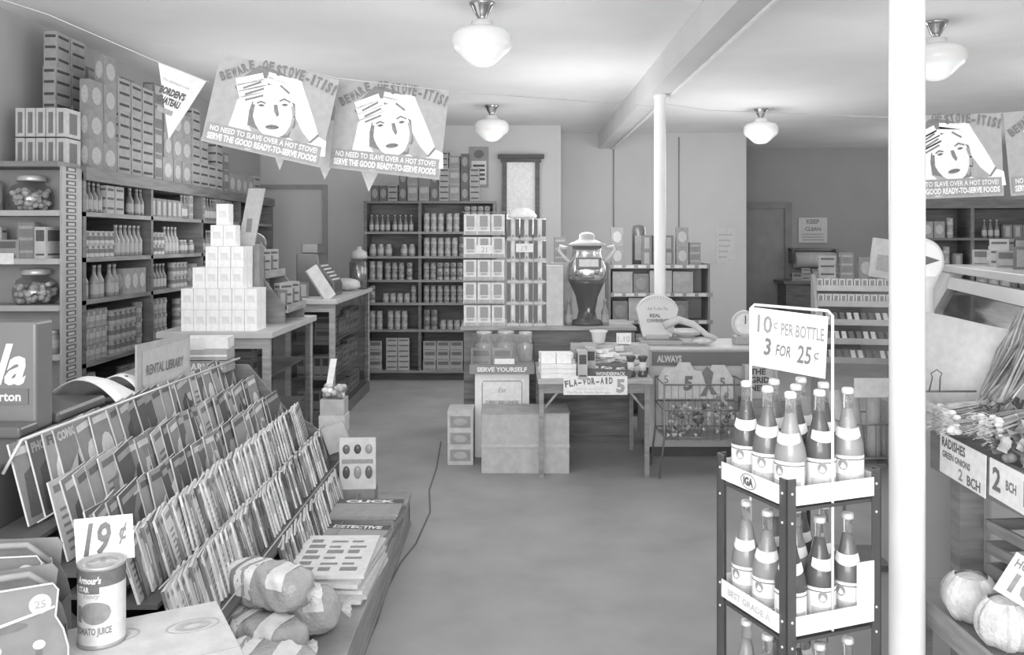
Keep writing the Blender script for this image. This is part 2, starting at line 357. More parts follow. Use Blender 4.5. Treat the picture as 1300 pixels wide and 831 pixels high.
# ---------------------------------------------------------------- back shelving with tins
BZ = [.13, .64, .974, 1.26, 1.554, 1.86, 2.24]; BY = 10.8
bs = thing('back_shelving', 'dark wooden shelving full of tins against the back wall', 'shelving', (0, BY, 0))
MB().box(-1.82, -.2, .38, .4, .1, 2.22, DK).build('back_panel', bs)
MB().box(-1.78, -.24, .1, .38, 0, .1, G('wood', .1)).build('base', bs)
for x in (-1.83, -1.15, -.22): MB().box(x-.018, x+.018, 0, .38, .1, 2.22, DK).build('upright', bs)
for z in BZ: MB().box(-1.85, -.2, -.01, .38, z-.03, z, DK if z > 2 else MW).build('shelf_board', bs)
for i in range(6):
    for b, (x0, x1) in enumerate(((-1.8, -1.18), (-1.12, -.26))):
        mx = [['b5', 'b3', 'b2'], ['c3', 'c5', 'c6'], ['c1', 'c3', 'c2'], ['c1', 'c2', 'c3'], ['c1', 'c3', 'c5', 'j2'], ['t1', 'c3', 't2', 'c1', 'c2']][i]
        stock((x0, BY+.005), 0, x1-x0, BZ[i], BZ[i+1]-BZ[i]-.04, mx, 'on the %s back wall shelf, %s bay' % (st[i], ('left', 'right')[b]), 'goods on the %s back shelf' % st[i], 200+i*3+b, .97)
tk = [carton(.13, .14, .19, .33, .6, 'pale panelled carton', 0), carton(.12, .14, .21, .42, .14, 'dark striped carton', 2), carton(.15, .14, .17, .45, .3, 'dark oval carton', 1), carton(.1, .1, .2, .14, .45, 'very dark carton', 1)]
x = -1.78; r_ = random.Random(11); hs_ = [1, 1, 1, 2, 2, 1, 2, 3, 3, 3, 2]
for i in range(11):
    kd = tk[r_.randint(0, 3)]
    if x+kd.w > -.25: break
    for k_ in range(hs_[i]): kd.put((x+kd.w/2, BY+.15, 2.24+k_*kd.h), r_.uniform(-.1, .1), 'piled on top of the back shelving', 'cartons on the back shelving')
    x += kd.w+.012
lb = MB().box(-.13, .13, -.004, .004, 0, .55, G('paper', .35)); lb.poly([(-.1, .04), (.1, .04), (.1, .36), (-.1, .36)], G('paper', .75), -.005)
for q in (.1, .16, .22, .28): lb.poly([(-.08, q), (.08, q), (.08, q+.03), (-.08, q+.03)], INK, -.006)
lb.poly([(.07*math.cos(t), .45+.06*math.sin(t)) for t in [k_*PI/5 for k_ in range(10)]], G('paper', .2), -.005)
tag(lb.build('wall_poster', None, (X(608, 11.69), 11.69, Z(238, 11.69))), 'dark headed notice hanging on the back wall left of the window', 'poster')
# ---------------------------------------------------------------- service counters on the left
def glass_case(name, label, x0, x1, y0, y1, ztop, cat='counter'):
    t = thing(name, label, cat, (x0, y0, 0)); w_ = x1-x0; l_ = y1-y0
    MB().box(0, w_, 0, l_, 0, .12, DK).build('plinth', t)
    MB().box(-.05, w_+.03, -.04, l_+.02, ztop-.045, ztop, G('paint', .55)).build('top', t, bevel=.004)
    fr = G('wood', .42)
    for a in (0, w_-.05):
        for b in (0, l_-.05): MB().box(a, a+.05, b, b+.05, .12, ztop-.045, fr).build('corner_post', t)
    MB().box(.05, w_-.05, .0, .05, ztop-.12, ztop-.045, fr).build('rail', t)
    for z in (.45, .78):
        MB().box(.05, w_-.05, .06, l_-.06, z-.015, z, G('wood', .3)).build('inner_shelf', t)
    MB().box(.05, w_-.05, .01, .016, .12, ztop-.12, G('pane', .85)).build('front_pane', t)
    MB().box(w_-.016, w_-.01, .05, l_-.05, .12, ztop-.05, G('pane', .85)).build('side_pane', t)
    MB().box(.0, .01, .05, l_-.05, .12, ztop-.05, DK).build('back_board', t)
    return t
glass_case('glass_counter', 'wood framed glass display counter under the white box pyramid', -2.4, -1.68, 6.0, 7.3, 1.12)
for z in (.45, .78): stock((-2.33, 6.09), 0, .58, z, .3, ['b3', 'b5', 'c4', 'b1'], 'inside the glass counter, %s shelf' % ('lower', 'upper')[z > .5], 'goods inside the glass counter', int(z*100), 1)
glass_case('glass_counter', 'second glass counter with a dark top farther back on the left', -2.12, -1.66, 8.1, 10.1, 1.2)
for z in (.45, .78, .12):
    stock((-2.05, 8.19), 0, .34, z, .3, ['b5', 'b3', 'b1'], 'at the near end inside the far glass counter', 'goods inside the far counter', 50+int(z*100), 1)
    stock((-1.72, 8.5), PI/2, 1.4, z, .3, ['b5', 'b3', 'c3', 'b2'], 'along the aisle side inside the far glass counter', 'goods inside the far counter', 80+int(z*100), 1)
# pyramid of white boxes
wb = MB().box(-.0425, .0425, -.05, .05, 0, .147, G('paper', .93))
wb.poly([(-.025, .05), (.025, .05), (.025, .1), (-.025, .1)], G('paper', .8), -.0505)
wb.add([(-.0425, -.0505, .146), (.0425, -.0505, .146), (.0425, -.0505, .1475), (-.0425, -.0505, .1475)], [(0, 1, 2, 3)], G('ink', .4))
pk = Kind('white_box', wb, 'plain white box', 'box', .085, .1, .147)
rows = ['bottom layer', 'second layer', 'third layer', 'fourth layer', 'fifth layer', 'very top']
rowx = [(-2.305, 6), (-2.305, 6), (-2.225, 4), (-2.135, 3), (-2.1, 2), (-2.06, 1)]
for i, (x0, n) in enumerate(rowx):
    for j in range(n): pk.put((x0+.045+j*.0885, 6.08, 1.12+i*.1475), rnd.uniform(-.02, .02), 'in the %s of the stepped pyramid' % rows[i], 'white boxes of the pyramid, '+rows[i])
for i, (x0, n) in enumerate(rowx[:4]):
    for j in range(n): pk.put((x0+.045+j*.0885, 6.2, 1.12+i*.1475), 0, 'in the rear rank of the pyramid, %s' % rows[i], 'rear boxes of the pyramid, '+rows[i])
tg = MB().hexa([(-.06, 0, 0), (.06, 0, 0), (.06, .02, 0), (-.06, .02, 0), (.02, 0, .42), (.14, 0, .42), (.14, .02, .42), (.02, .02, .42)], G('paper', .5)); tg.poly([(.0, .1), (.04, .1), (.05, .2), (.01, .2)], G('ink', .25), -.002)
tag(tg.build('standing_card', None, (X(311, 6.32), 6.34, 1.71)), 'tall grey card leaning up behind the top of the white pyramid', 'card')
tag(MB().box(-.12, .12, 0, .12, 0, .59, G('card', .3)).build('carton', None, (X(311, 6.35), 6.3, 1.12), bevel=.003), 'grey carton standing behind the right side of the white pyramid', 'box')
# slanted book/packet rack on the first counter, right of the pyramid
sr = thing('slanted_rack', 'sloping two tier rack of packets on the counter right of the pyramid', 'rack', (-1.9, 6.55, 1.12))
MB().prism([(.18, 0), (.18, .12), (-.18, .62), (-.18, 0)], 0, .03, G('wood', .25)).prism([(.18, 0), (.18, .12), (-.18, .62), (-.18, 0)], .6, .63, G('wood', .25)).box(-.18, -.16, .03, .6, 0, .6, G('wood', .3)).build('frame', sr)
for z, xx in ((.1, .12), (.36, -.05)): MB().box(xx-.1, xx+.08, .03, .6, z-.02, z, G('wood', .35)).box(xx+.07, xx+.08, .03, .6, z, z+.04, G('wood', .4)).build('tier', sr)
for j in range(5):
    for z, xx in ((.1, .12), (.36, -.05)):
        K['b3' if j % 2 else 'b4'].put((-1.9+xx, 6.64+j*.11, 1.12+z), (0, 0, R(62)), 'standing in the sloping rack, %s tier' % ('lower' if z < .2 else 'upper'), 'packets in the sloping counter rack')
# clutter on the far counter
def clutter():
    t = thing('cash_register', 'dark cash register with a curved back on the far left counter', 'cash register', (-1.95, 8.75, 1.2))
    MB().prism([(-.18, 0), (.2, 0), (.2, .12), (.05, .3), (.03, .42), (-.18, .42)], -.2, .2, G('metal', .16)).build('body', t, bevel=.012)
    k_ = MB()
    for i in range(5):
        for j in range(6): k_.lathe([(.011, 0), (.011, .02)], G('enamel', .6), 8, Tr(.17-i*.028, -.14+j*.055, .15+i*.034))
    k_.build('keys', t); MB().box(-.14, .02, -.15, .15, .42, .52, G('metal', .2)).build('indicator', t, bevel=.01)
    tag(MB().box(-.06, .06, -.02, .02, 0, .34, G('card', .62)).build('packet', None, (-1.72, 8.2, 1.205), (R(-8), R(-32), R(40))), 'long pale packet leaning on the far counter edge', 'box')
    t = thing('glass_canister', 'tall glass canister with a domed lid at the end of the far counter', 'jar', (-1.74, 9.85, 1.2))
    MB().lathe([(.1, 0), (.11, .02), (.11, .3), (.08, .34)], G('pane', .7), 20).build('glass_body', t); MB().lathe([(.085, .34), (.1, .36), (.09, .42), (.03, .45), (.03, .48), (0, .48)], G('enamel', .5), 20).build('lid', t)
    MB().lathe([(.09, .01), (.095, .24), (0, .27)], G('food', .38), 14).build('contents', t)
    tag(MB().blob((0, 0, .07), .15, .12, .07, G('paper', .62), 14, 8, .15).build('paper_bundle', None, (-1.8, 8.95+.5, 1.2)), 'crumpled pale paper bundle beside the register', 'bundle')
    K['b4'].put((-2.0, 8.3, 1.2), .3, 'at the near corner of the far counter', 'packets on the far counter'); K['b6'].put((-2.04, 9.7, 1.2), -.2, 'behind the register on the far counter', 'packets on the far counter')
    t = thing('dial_scale', 'dark counter scale with a round head behind the sloping rack', 'scale', (-2.14, 7.22, 1.12))
    MB().box(-.1, .1, -.06, .05, 0, .1, G('metal', .2)).build('base', t, bevel=.01); MB().lathe([(.025, .1), (.025, .5)], G('metal', .2), 12).build('stem', t)
    MB().lathe([(.09, -.03), (.095, 0), (.09, .03)], G('metal', .25), 22, Tr(0, 0, .6)@Matrix.Rotation(PI/2, 4, 'X')).build('dial', t)
    tag(MB().box(-.06, .06, 0, .1, 0, .08, G('paper', .9)).build('white_carton', None, (-1.86, 7.21, 1.12+.0)), 'small white carton at the far end of the first counter', 'box')
clutter()
stock((-2.34, 7.0), 0, .5, 1.12, .5, ['b6', 'b3', 'b4'], 'behind the sloping rack on the first counter', 'packets behind the sloping rack', 91, .9, maxstack=2)
# ---------------------------------------------------------------- drinks cooler at the left edge
ck = thing('drinks_cooler', 'dark soft drink chest cooler with a tall lettered back panel at the left edge', 'cooler', (-2.08, 3.03, 0))
MB().box(-.36, .36, 0, .6, 0, 1.06, G('enamel', .1)).build('chest', ck, bevel=.012)
MB().box(-.38, .37, -.02, .1, 1.06, 1.1, G('enamel', .12)).box(-.38, .37, .24, .62, 1.06, 1.1, G('enamel', .12)).build('lid', ck, bevel=.01)
MB().tube([(-.2, -.01, 1.12), (-.2, -.05, 1.13), (.22, -.05, 1.13), (.22, -.01, 1.12)], .012, G('chrome', .7)).build('handle', ck)
MB().box(-.36, .36, .1, .22, 1.06, 1.455, G('enamel', .2)).build('sign_panel', ck, bevel=.01)
MB().text('Coca-Cola', .325, 1.235, .14, G('paper', .72), .098, 'R', .36, .03, .72).build('script_lettering', ck)
MB().box(-.3, .335, .094, .099, 1.16, 1.215, G('enamel', .17)).text('Norton', .31, 1.172, .032, G('paper', .7), .0925, 'R', 0, .03).build('dealer_plate', ck)
# stand behind the magazine rack with sheets, rental sign and booklets
tag(MB().box(-2.2, -1.76, 3.7, 5.25, .0, .98, MW).box(-2.22, -1.74, 3.68, 5.27, .98, 1.0, G('wood', .3)).build('storage_stand', None, bevel=.004), 'low wooden stand hidden behind the magazine rack', 'stand')
def sheet(name, x0, x1, y, z0, hgt, m, label, rot=0, dpt=.35, slot=False):
    n = 14; vs = []; 
    for i in range(n+1):
        u = i/n; xx = x0+(x1-x0)*u; top = z0+hgt*math.sin(PI*min(1, .12+u*.85))**.8
        for j in range(5): q = j/4; vs.append((xx, y+dpt*q, z0+(top-z0)*(1-(q-.15)**2*1.2)))
    fs = [[i*5+j, (i+1)*5+j, (i+1)*5+j+1, i*5+j+1] for i in range(n) for j in range(4)]
    mb = MB().add(vs, fs, m, None, True)
    if slot: mb.box((x0+x1)/2-.03, (x0+x1)/2+.03, y+.02, y+.03, z0+hgt*.9, z0+hgt*.94, INK)
    o = mb.build(name); s_ = o.modifiers.new('s', 'SOLIDIFY'); s_.thickness = .004
    return tag(o, label, 'paper')
sheet('paper_sheet', -2.0, -1.66, 3.7, 1.0, .16, G('paper', .93), 'long white curled paper sheet lying behind the near end of the magazine rack')
sheet('paper_sheet', -1.93, -1.7, 4.0, 1.0, .13, G('paper', .93), 'short white curled sheet with a dark slot beside the rental sign', 0, .25, True)
rs = thing('rental_sign', 'grey card sign lettered for the rental library, standing behind the magazine rack', 'sign', (-1.69, 4.22, 1.0), R(82))
MB().box(-.24, .24, 0, .01, 0, .27, G('card', .45)).build('board', rs)
MB().poly([(-.2, .23), (.22, .25), (.22, .1), (.0, .05), (-.12, .015), (-.2, .08)], G('paper', .52), -.002).build('emblem', rs)
MB().text('RENTAL LIBRARY', .0, .12, .045, G('ink', .22), -.004, 'C', .1, .03, .34).build('lettering', rs)
for k_, (zz, v, tx) in enumerate(((0, .35, 'MARVELS'), (.07, .4, ''), (.13, .75, ''))):
    mb = MB().box(-.13, .13, -.08, .08, 0, .065, G('card', v))
    if tx: mb.text(tx, 0, .012, .038, G('paper', .9), -.0815, 'C', 0, .05)
    elif k_ == 1: mb.box(-.13, .13, -.082, -.08, .02, .03, G('paper', .8))
    tag(mb.build('magazine_pile', None, (X(264, 5.0), 5.0, 1.0+zz), (0, 0, .05*k_)), ('dark pile lettered MARVELS behind the rack', 'grey pile on the lettered pile behind the rack', 'pale packet topping the pile behind the rack')[k_], 'magazines', 'pile behind the rack')
# ---------------------------------------------------------------- magazine rack
mr = thing('magazine_rack', 'long stepped wooden rack full of magazines on the left of the aisle', 'rack', (0, 0, 0))
TI = [(-1.6, 1.06, .28, 25, 94.5, 2.93, 5.1, .2), (-1.47, .94, .27, 27, 95, 2.93, 5.12, .19), (-1.34, .85, .25, 29, 95, 2.9, 5.12, .18), (-1.21, .78, .21, 50, 103, 2.84, 5.12, .14), (-1.08, .62, .21, 52, 103, 2.84, 5.12, .14), (-.96, .42, .2, 27, 103, 3.78, 5.0, .14)]
ends = [(-1.72, 1.0), (-1.6, 1.0), (-1.36, .72), (-1.22, .64), (-1.08, .52), (-.98, .3), (-.98, .02), (-1.72, .02)]
MB().prism([(-1.72, .72), (-1.52, .66), (-1.3, .45), (-1.1, .3), (-.98, .12), (-.98, .02), (-1.72, .02)], 2.76, 2.78, G('paint', .1)).build('side_panel', mr); MB().prism(ends, 5.24, 5.26, G('wood', .2)).build('side_panel', mr)
MB().box(-1.73, -1.71, 2.78, 5.24, .02, .99, G('paint', .1)).build('back_board', mr)
for (x, zt, h, n, ro, y0, y1, w_) in TI:
    zb = zt-h*.95; MB().box(x-.1, x+.07, 2.785, 5.235, zb-.017, zb-.002, G('paint', .12)).build('tier_board', mr)
    MB().tube([(x+.075, 2.785, zb+.05), (x+.075, 5.235, zb+.05)], .003, G('metal', .5)).build('wire_rail', mr)
MB().tube([(-1.68, 2.86, .98), (-1.62, 2.86, 1.09), (-1.62, 5.15, 1.05)], .006, G('metal', .8)).build('top_wire', mr)
pf = tag(MB().box(-1.7, -.62, 2.2, 5.35, 0, .02, MW).box(-1.05, -.62, 2.2, 5.35, .16, .2, G('wood', .36)).box(-.66, -.63, 2.2, 5.35, 0, .16, G('wood', .32)).box(-1.05, -.63, 5.3, 5.34, .02, .16, MW).build('platform', None, bevel=.004), 'low wooden platform along the aisle under the magazine rack', 'platform')
def mag(w_, h, t_, bg, look, style, title='', nm='magazine'):
    me = MB(); B = G('paper', bg); A = G('ink', max(.1, bg*.45)); Lt = G('paper', min(.85, bg*1.9+.1)); y = -t_/2-.0008
    me.box(-w_/2, w_/2, -t_/2, t_/2, 0, h, G('paper', .75))
    me.poly([(-w_/2, 0), (w_/2, 0), (w_/2, h), (-w_/2, h)], B, y)
    me.box(-w_/2-.0008, -w_/2, -t_/2, t_/2, 0, h, (Lt if style % 2 else A) if t_ > .008 else G('paper', .66))
    if t_ > .008:
        me.box(-w_/2-.0016, -w_/2-.0008, -t_*.25, t_*.25, h*(.3+.05*style), h*(.62+.06*style), B)
    tb = A if bg > .35 else Lt
    if title: me.text(title, 0, h*.82, h*.11, tb, y-.0006, 'C', 0, .05, w_*.85)
    else: me.poly([(-w_*.42, h*.84), (w_*.42, h*.84), (w_*.42, h*.93), (-w_*.42, h*.93)], tb, y-.0006)
    if style == 0: me.poly([(w_*.3*math.cos(t), h*.42+h*.25*math.sin(t)) for t in [q*PI/6 for q in range(12)]], Lt, y-.0006); me.poly([(-w_*.3, 0), (w_*.3, 0), (w_*.15, h*.25), (-w_*.15, h*.25)], A, y-.0008)
    if style == 1: me.poly([(-w_/2, h*.1), (w_/2, h*.45), (w_/2, h*.7), (-w_/2, h*.3)], Lt, y-.0006); me.poly([(-w_*.1, h*.1), (w_*.3, h*.1), (w_*.2, h*.6)], A, y-.0008)
    if style == 2: me.poly([(-w_*.4, h*.08), (w_*.1, h*.08), (w_*.05, h*.7), (-w_*.3, h*.6)], A, y-.0006); me.poly([(w_*.15, h*.5), (w_*.42, h*.5), (w_*.42, h*.65), (w_*.15, h*.65)], Lt, y-.0006)
    if style == 3:
        for q in range(6): me.poly([(-w_*.38, h*(.1+.1*q)), (w_*(.38-.06*(q % 3)), h*(.1+.1*q)), (w_*(.38-.06*(q % 3)), h*(.14+.1*q)), (-w_*.38, h*(.14+.1*q))], A if bg > .3 else Lt, y-.0006)
    return Kind(nm, me, look, 'magazine', w_, t_, h)
MG = [mag(.2, .275, .006, .18, 'dark magazine with a round pale portrait', 0), mag(.2, .275, .006, .38, 'grey magazine with a slanting pale band', 1), mag(.2, .275, .006, .26, 'dark grey magazine with a leaning figure shape', 2),
      mag(.2, .275, .006, .5, 'light magazine covered in headline bars', 3), mag(.2, .275, .006, .32, 'mid grey magazine with a round pale portrait', 0), mag(.2, .28, .006, .14, 'very dark magazine with a slanting band', 1)]
MT = [mag(.2, .28, .006, .3, 'grey magazine', 2), mag(.2, .28, .006, .16, 'dark magazine titled PHOTO', 2, 'PHOTO'), mag(.2, .28, .006, .42, 'light magazine titled FILM', 0, 'FILM'), mag(.2, .28, .006, .3, 'grey magazine titled COMICS', 1, 'COMICS')]
BK = [mag(.15, .2, .009, .42, 'small grey booklet with bars', 3, nm='comic_book'), mag(.15, .2, .01, .62, 'small pale booklet with a band', 1, nm='comic_book'), mag(.15, .2, .009, .24, 'small dark booklet with a round picture', 0, nm='comic_book'), mag(.15, .2, .011, .52, 'small thick booklet with a dark figure', 2, nm='comic_book'), mag(.15, .2, .009, .72, 'small nearly white booklet with bars', 3, nm='comic_book')]
tn = ['back', 'second', 'third', 'fourth', 'fifth', 'front']
for i, (x, zt, h, n, ro, y0, y1, w_) in enumerate(TI):
    r_ = random.Random(40+i)
    for j in range(n):
        yy = y0+(y1-y0)*(j+.5)/n
        kd = (MT[j] if i == 0 and j < 4 else MG[r_.randint(0, 5)]) if i < 3 else BK[r_.randint(0, 4)]
        hh = kd.h; o = kd.put((x+.0, yy, zt-h*.95+rnd.uniform(0, .004)), (R(-15+rnd.uniform(-1.5, 1.5)), R(rnd.uniform(-7, 4)), R(ro+rnd.uniform(-1.5, 1.5) if j % 7 else ro-6)), 'in the %s rack tier' % tn[i], 'magazines in the %s tier' % tn[i])
        o.scale = (1, 1, h/hh)
        if i == 0 and j < 4: o['label'] = ('grey picture magazine at the near end of the rack, back tier', 'dark magazine titled PHOTO in the back tier of the rack', 'light magazine titled FILM beside the PHOTO magazine', 'grey magazine titled COMICS in the back tier of the rack')[j]
# newspapers, magazines and bread on the platform
def papers(loc, rot, w_, l_, n, label, title, v=.72, tx=.3):
    t = thing('newspaper_stack' if not title else 'magazine_pile', label, 'newspapers' if not title else 'magazines', loc, rot)
    r_ = random.Random(n)
    for k_ in range(n):
        mb = MB().box(-w_/2, w_/2, -l_/2, l_/2, 0, .016, G('paper', v if k_ == n-1 or k_ % 2 else v*.75))
        if k_ == n-1:
            M_ = Tr(0, 0, .017)@Matrix.Rotation(-PI/2, 4, 'X')@Matrix.Identity(4)
            if title: mb.box(-w_/2, w_/2, l_*.22, l_/2, .016, .0168, G('ink', .14)); mb.text(title, 0, l_*.27, l_*.16, G('paper', .85), -.0002, 'C', 0, .05, w_*.75, Tr(0, 0, .0172)@Matrix.Rotation(PI/2, 4, 'X')@Matrix.Scale(-1, 4, (0, 0, 1))@Matrix.Scale(-1, 4, (0, 0, 1)) if 0 else Matrix(((1, 0, 0, 0), (0, 0, 1, 0), (0, 1, 0, .0172), (0, 0, 0, 1))))
            else:
                for a in range(3):
                    for b in range(6):
                        xx = -w_*.4+a*w_*.28; yy = -l_*.4+b*l_*.14
                        mb.box(xx, xx+w_*.22*(1-.3*((a+b) % 2)), yy, yy+l_*(.05 if (a*b) % 3 else .085), .016, .0166, G('ink', tx))
        mb.build('paper_sheet', t, (r_.uniform(-.015, .015), r_.uniform(-.02, .02), k_*.0165), (0, 0, r_.uniform(-.07, .07)))
    return t
papers((-.79, 3.93, .2), R(-3), .34, .5, 8, 'stack of pale newspapers lying on the platform edge', '', .78)
papers((-.8, 4.4, .2), R(-4), .34, .26, 4, 'magazine pile titled DETECTIVE just behind the newspapers', 'DETECTIVE', .4)
papers((-.78, 4.68, .2), R(-4), .36, .26, 7, 'magazine pile titled CLICK at the platform far end', 'CLICK', .35)
def loaf(loc, rot, label, s=1, seed=1):
    t = thing('bread_loaf', label, 'bread', loc, rot); r_ = random.Random(seed); ph = [r_.uniform(0, 6) for _ in range(8)]
    def surf(u, a, off=0):
        q = max((1-abs(u)**5)**.5 if abs(u) < 1 else 0, .1); ca, sa = math.cos(a), math.sin(a)
        k_ = 1+.035*math.sin(9*u+3*a+ph[0])+.03*math.sin(17*u-5*a+ph[1])+.02*math.sin(31*u+11*a+ph[2])+.05*math.sin(2.5*u+a+ph[3])
        return (u*.2*s, (.088*s*q*k_+off)*math.copysign(abs(ca)**.55, ca), .078*s+(.074*s*q*k_+off)*math.copysign(abs(sa)**.55, sa))
    n, m = 44, 36
    MB().add([surf(i/n*2-1, 2*PI*j/m) for i in range(n+1) for j in range(m)], [[i*m+j, i*m+(j+1) % m, (i+1)*m+(j+1) % m, (i+1)*m+j] for i in range(n) for j in range(m)]+[list(range(m))[::-1], [n*m+j for j in range(m)]], G('film', .42), None, True).build('wrapper', t)
    b = MB()
    for (u0, u1, a0, a1, v, of) in ((-.85, -.1, PI*.15, PI*1.05, .85, .002), (-.62, -.5, PI*.15, PI*1.05, .3, .003), (-.35, -.27, PI*.15, PI*1.05, .4, .003), (.25, .6, PI*.35, PI*.95, .8, .002)):
        g = 10; b.add([surf(u0+(u1-u0)*i/g+.12*(j/g), a0+(a1-a0)*j/g, of) for i in range(g+1) for j in range(g+1)], [[i*(g+1)+j, i*(g+1)+j+1, (i+1)*(g+1)+j+1, (i+1)*(g+1)+j] for i in range(g) for j in range(g)], G('paper', v), None, True)
    b.build('paper_label', t)
    e = MB()
    for k_ in range(9): a = k_*.7; e.add([(.19*s, 0, .078*s), (.19*s+.05, .03*math.cos(a), .078*s+.035*math.sin(a)), (.19*s+.045, .04*math.cos(a+.6), .078*s+.04*math.sin(a+.6))], [(0, 1, 2)], G('film', .7), None)
    e.build('twisted_end', t)
loaf((-.9, 3.42, .2), R(8), 'wrapped bread loaf behind the others on the platform', 1.12, 2)
loaf((-.95, 3.2, .2), R(-25), 'wrapped loaf with white bands in front of the newspapers', 1.12, 3)
loaf((-.86, 2.94, .2), R(-8), 'wrapped loaf at the bottom edge of the picture', 1.1, 4)
loaf((-.93, 3.3, .365), R(-28), 'wrapped bread loaf lying on top of the other loaves', 1.0, 5)
# cards and boxes at the far end of the rack
def hole_card(loc, rot, label):
    t = thing('display_card', label, 'display card', loc, rot); c = G('card', .66)
    MB().box(-.105, .105, 0, .012, 0, .3, c).build('card_board', t)
    for r0, z in enumerate((.235, .1)):
        for q in (-1, 0, 1):
            MB().blob((q*.065, -.004, z), .021, .012, .028 if r0 == 0 else .038, G('enamel', (.16, .1, .35)[(q+1+r0) % 3]), 12, 8).build('novelty', t)
    MB().box(-.09, .09, -.002, 0, .15, .175, G('ink', .35)).build('printed_strip', t)
hole_card((-.9, 5.05, .3), R(4), 'white card holding six dark oval novelties at the far end of the rack')
tag(MB().box(-.1, .1, -.06, .07, 0, .1, G('card', .3)).build('carton', None, (-.9, 5.1, .2)), 'small grey box under the novelty card', 'box')
tag(MB().box(-.07, .07, -.02, .02, 0, .16, G('card', .5)).build('carton', None, (-1.02, 5.17, .5), (0, R(-20), .1)), 'tilted pale card box behind the novelty card', 'box')
t = thing('gum_stand', 'pale box column with a candy filled top at the far end of the rack', 'stand', (-1.12, 5.46, 0))
MB().box(-.075, .075, -.075, .075, 0, .76, G('card', .45)).build('column', t, bevel=.004); MB().box(-.08, .08, -.08, .08, .55, .66, G('card', .62)).build('band', t)
MB().poly([(.035*math.cos(q*PI/6), .42+.07*math.sin(q*PI/6)) for q in range(12)], INK, -.0765).build('oval_mark', t)
m_ = MB()
for k_ in range(30): m_.blob((rnd.uniform(-.06, .06), rnd.uniform(-.06, .06), .77+rnd.random()*.06), .022, .02, .018, G('food', rnd.choice((.75, .3, .5))), 8, 5)
o = m_.build('candies', t); o['kind'] = 'stuff'
MB().hexa([(-.08, .03, .7), (-.04, .03, .7), (-.04, .04, .7), (-.08, .04, .7), (-.03, .03, 1.0), (.01, .03, 1.0), (.01, .04, 1.0), (-.03, .04, 1.0)], G('paper', .85)).build('price_flag', t)
for k_, (x, z, v) in enumerate(((-1.32, 0, .4), (-1.45, .3, .35), (-1.3, .26, .6))):
    tag(MB().box(-.11, .11, -.1, .1, 0, (.26, .3, .2)[k_], G('card', v)).poly([(-.04, .08), (.04, .08), (.04, .11), (-.04, .11)], INK, -.101).build('carton', None, (x, 5.5+.14*(k_ == 1)+.0, z if k_ != 1 else 0), (0, 0, .1*k_)), ('plain box on the floor beyond the rack end', 'taller box on the floor behind, beyond the rack end', 'light box resting on the floor box beyond the rack')[k_], 'box')
# ---------------------------------------------------------------- centre: serve yourself case, table, back counter
sy = thing('display_case', 'white case headed SERVE YOURSELF with goods under its glass top', 'case', (-.33, 6.95, 0))
MB().box(.03, .47, .03, .45, 0, .68, G('enamel', .85)).build('body', sy, bevel=.006)
MB().box(-.01, .51, -.01, .49, .68, .755, G('paint', .3)).build('header', sy); MB().text('SERVE YOURSELF', .25, .7, .034, G('paper', .9), -.012, 'C', 0, .04, .4).build('lettering', sy.children[-1])
mb = MB().box(.07, .43, .02, .03, .08, .64, G('paper', .88))
mb.tube([(.09, .018, .1), (.09, .018, .6), (.1, .018, .62), (.4, .018, .62), (.41, .018, .6), (.41, .018, .1)], .003, G('ink', .3))
mb.text('Eat', .25, .53, .035, G('ink', .4), .018, 'C', .3, 0).text('CHERRY SEED CANDIES', .25, .44, .022, G('ink', .35), .018, 'C', 0, .03, .27)
mb.build('front_sign', sy)
MB().box(.01, .49, .0, .006, .755, 1.0, G('pane', .9)).build('glass_front', sy)
for k_, (x, y, r) in enumerate(((-.23, 7.14, .085), (-.05, 7.17, .09), (.11, 7.12, .072))):
    t = thing('candy_jar', ('round jar of sweets at the left of the serve yourself case', 'round jar of sweets in the middle of the serve yourself case', 'jar of sweets at the right of the serve yourself case')[k_], 'jar', (x, y, .755))
    MB().lathe([(r*.8, 0), (r, .03), (r, .16), (r*.7, .2), (r*.72, .235), (0, .24)], G('pane', .8), 20).build('glass_body', t); MB().lathe([(r*.75, .004), (r*.9, .03), (r*.88, .14), (0, .16)], G('food', .5), 14).build('contents', t)
    MB().lathe([(r*.76, .22), (r*.76, .245), (0, .25)], G('metal', .6), 20).build('lid', t)
for k_, (x, v, kd) in enumerate(((-.25, .5, 'b5'), (-.08, .4, 'b5'))): K[kd].put((x, 6.99+.025, .755), .04, ('at the front left', 'at the front centre')[k_]+' of the serve yourself case', 'boxes on the serve yourself case')
tag(MB().box(-.08, .08, -.002, .002, 0, .045, G('paper', .93)).build('price_card', None, (-.06, 6.935, .76)), 'blank white price card on the serve yourself case', 'card')
bx = MB().box(-.1, .1, -.14, .14, 0, .42, G('card', .6))
for q in range(3): bx.poly([(-.08, .03+q*.13), (.08, .03+q*.13), (.08, .12+q*.13), (-.08, .12+q*.13)], G('card', .36), -.142); bx.poly([(.03*math.cos(t)*1.8, .075+q*.13+.028*math.sin(t)) for t in [k_*PI/6 for k_ in range(12)]], G('card', .48), -.144)
tag(bx.build('carton', None, (X(583, 6.95)+.02, 6.9, 0), (0, 0, 0)), 'white carton with three grey panels on the floor left of the serve yourself case', 'box')
t = thing('large_carton', 'big plain cardboard carton on the floor under the table edge', 'box', (0, 0, 0))
MB().box(-.23, .43, 6.5, 6.86, 0, .45, G('card', .52)).build('body', t, bevel=.005); MB().box(-.235, .1, 6.495, 6.67, .451, .456, G('card', .42)).box(.1, .435, 6.495, 6.67, .451, .456, G('card', .45)).box(-.235, .435, 6.68, 6.865, .451, .456, G('card', .43)).build('flap', t)
MB().box(-.231, .431, 6.494, 6.4955, .2, .225, G('paper', .58)).build('tape', t)
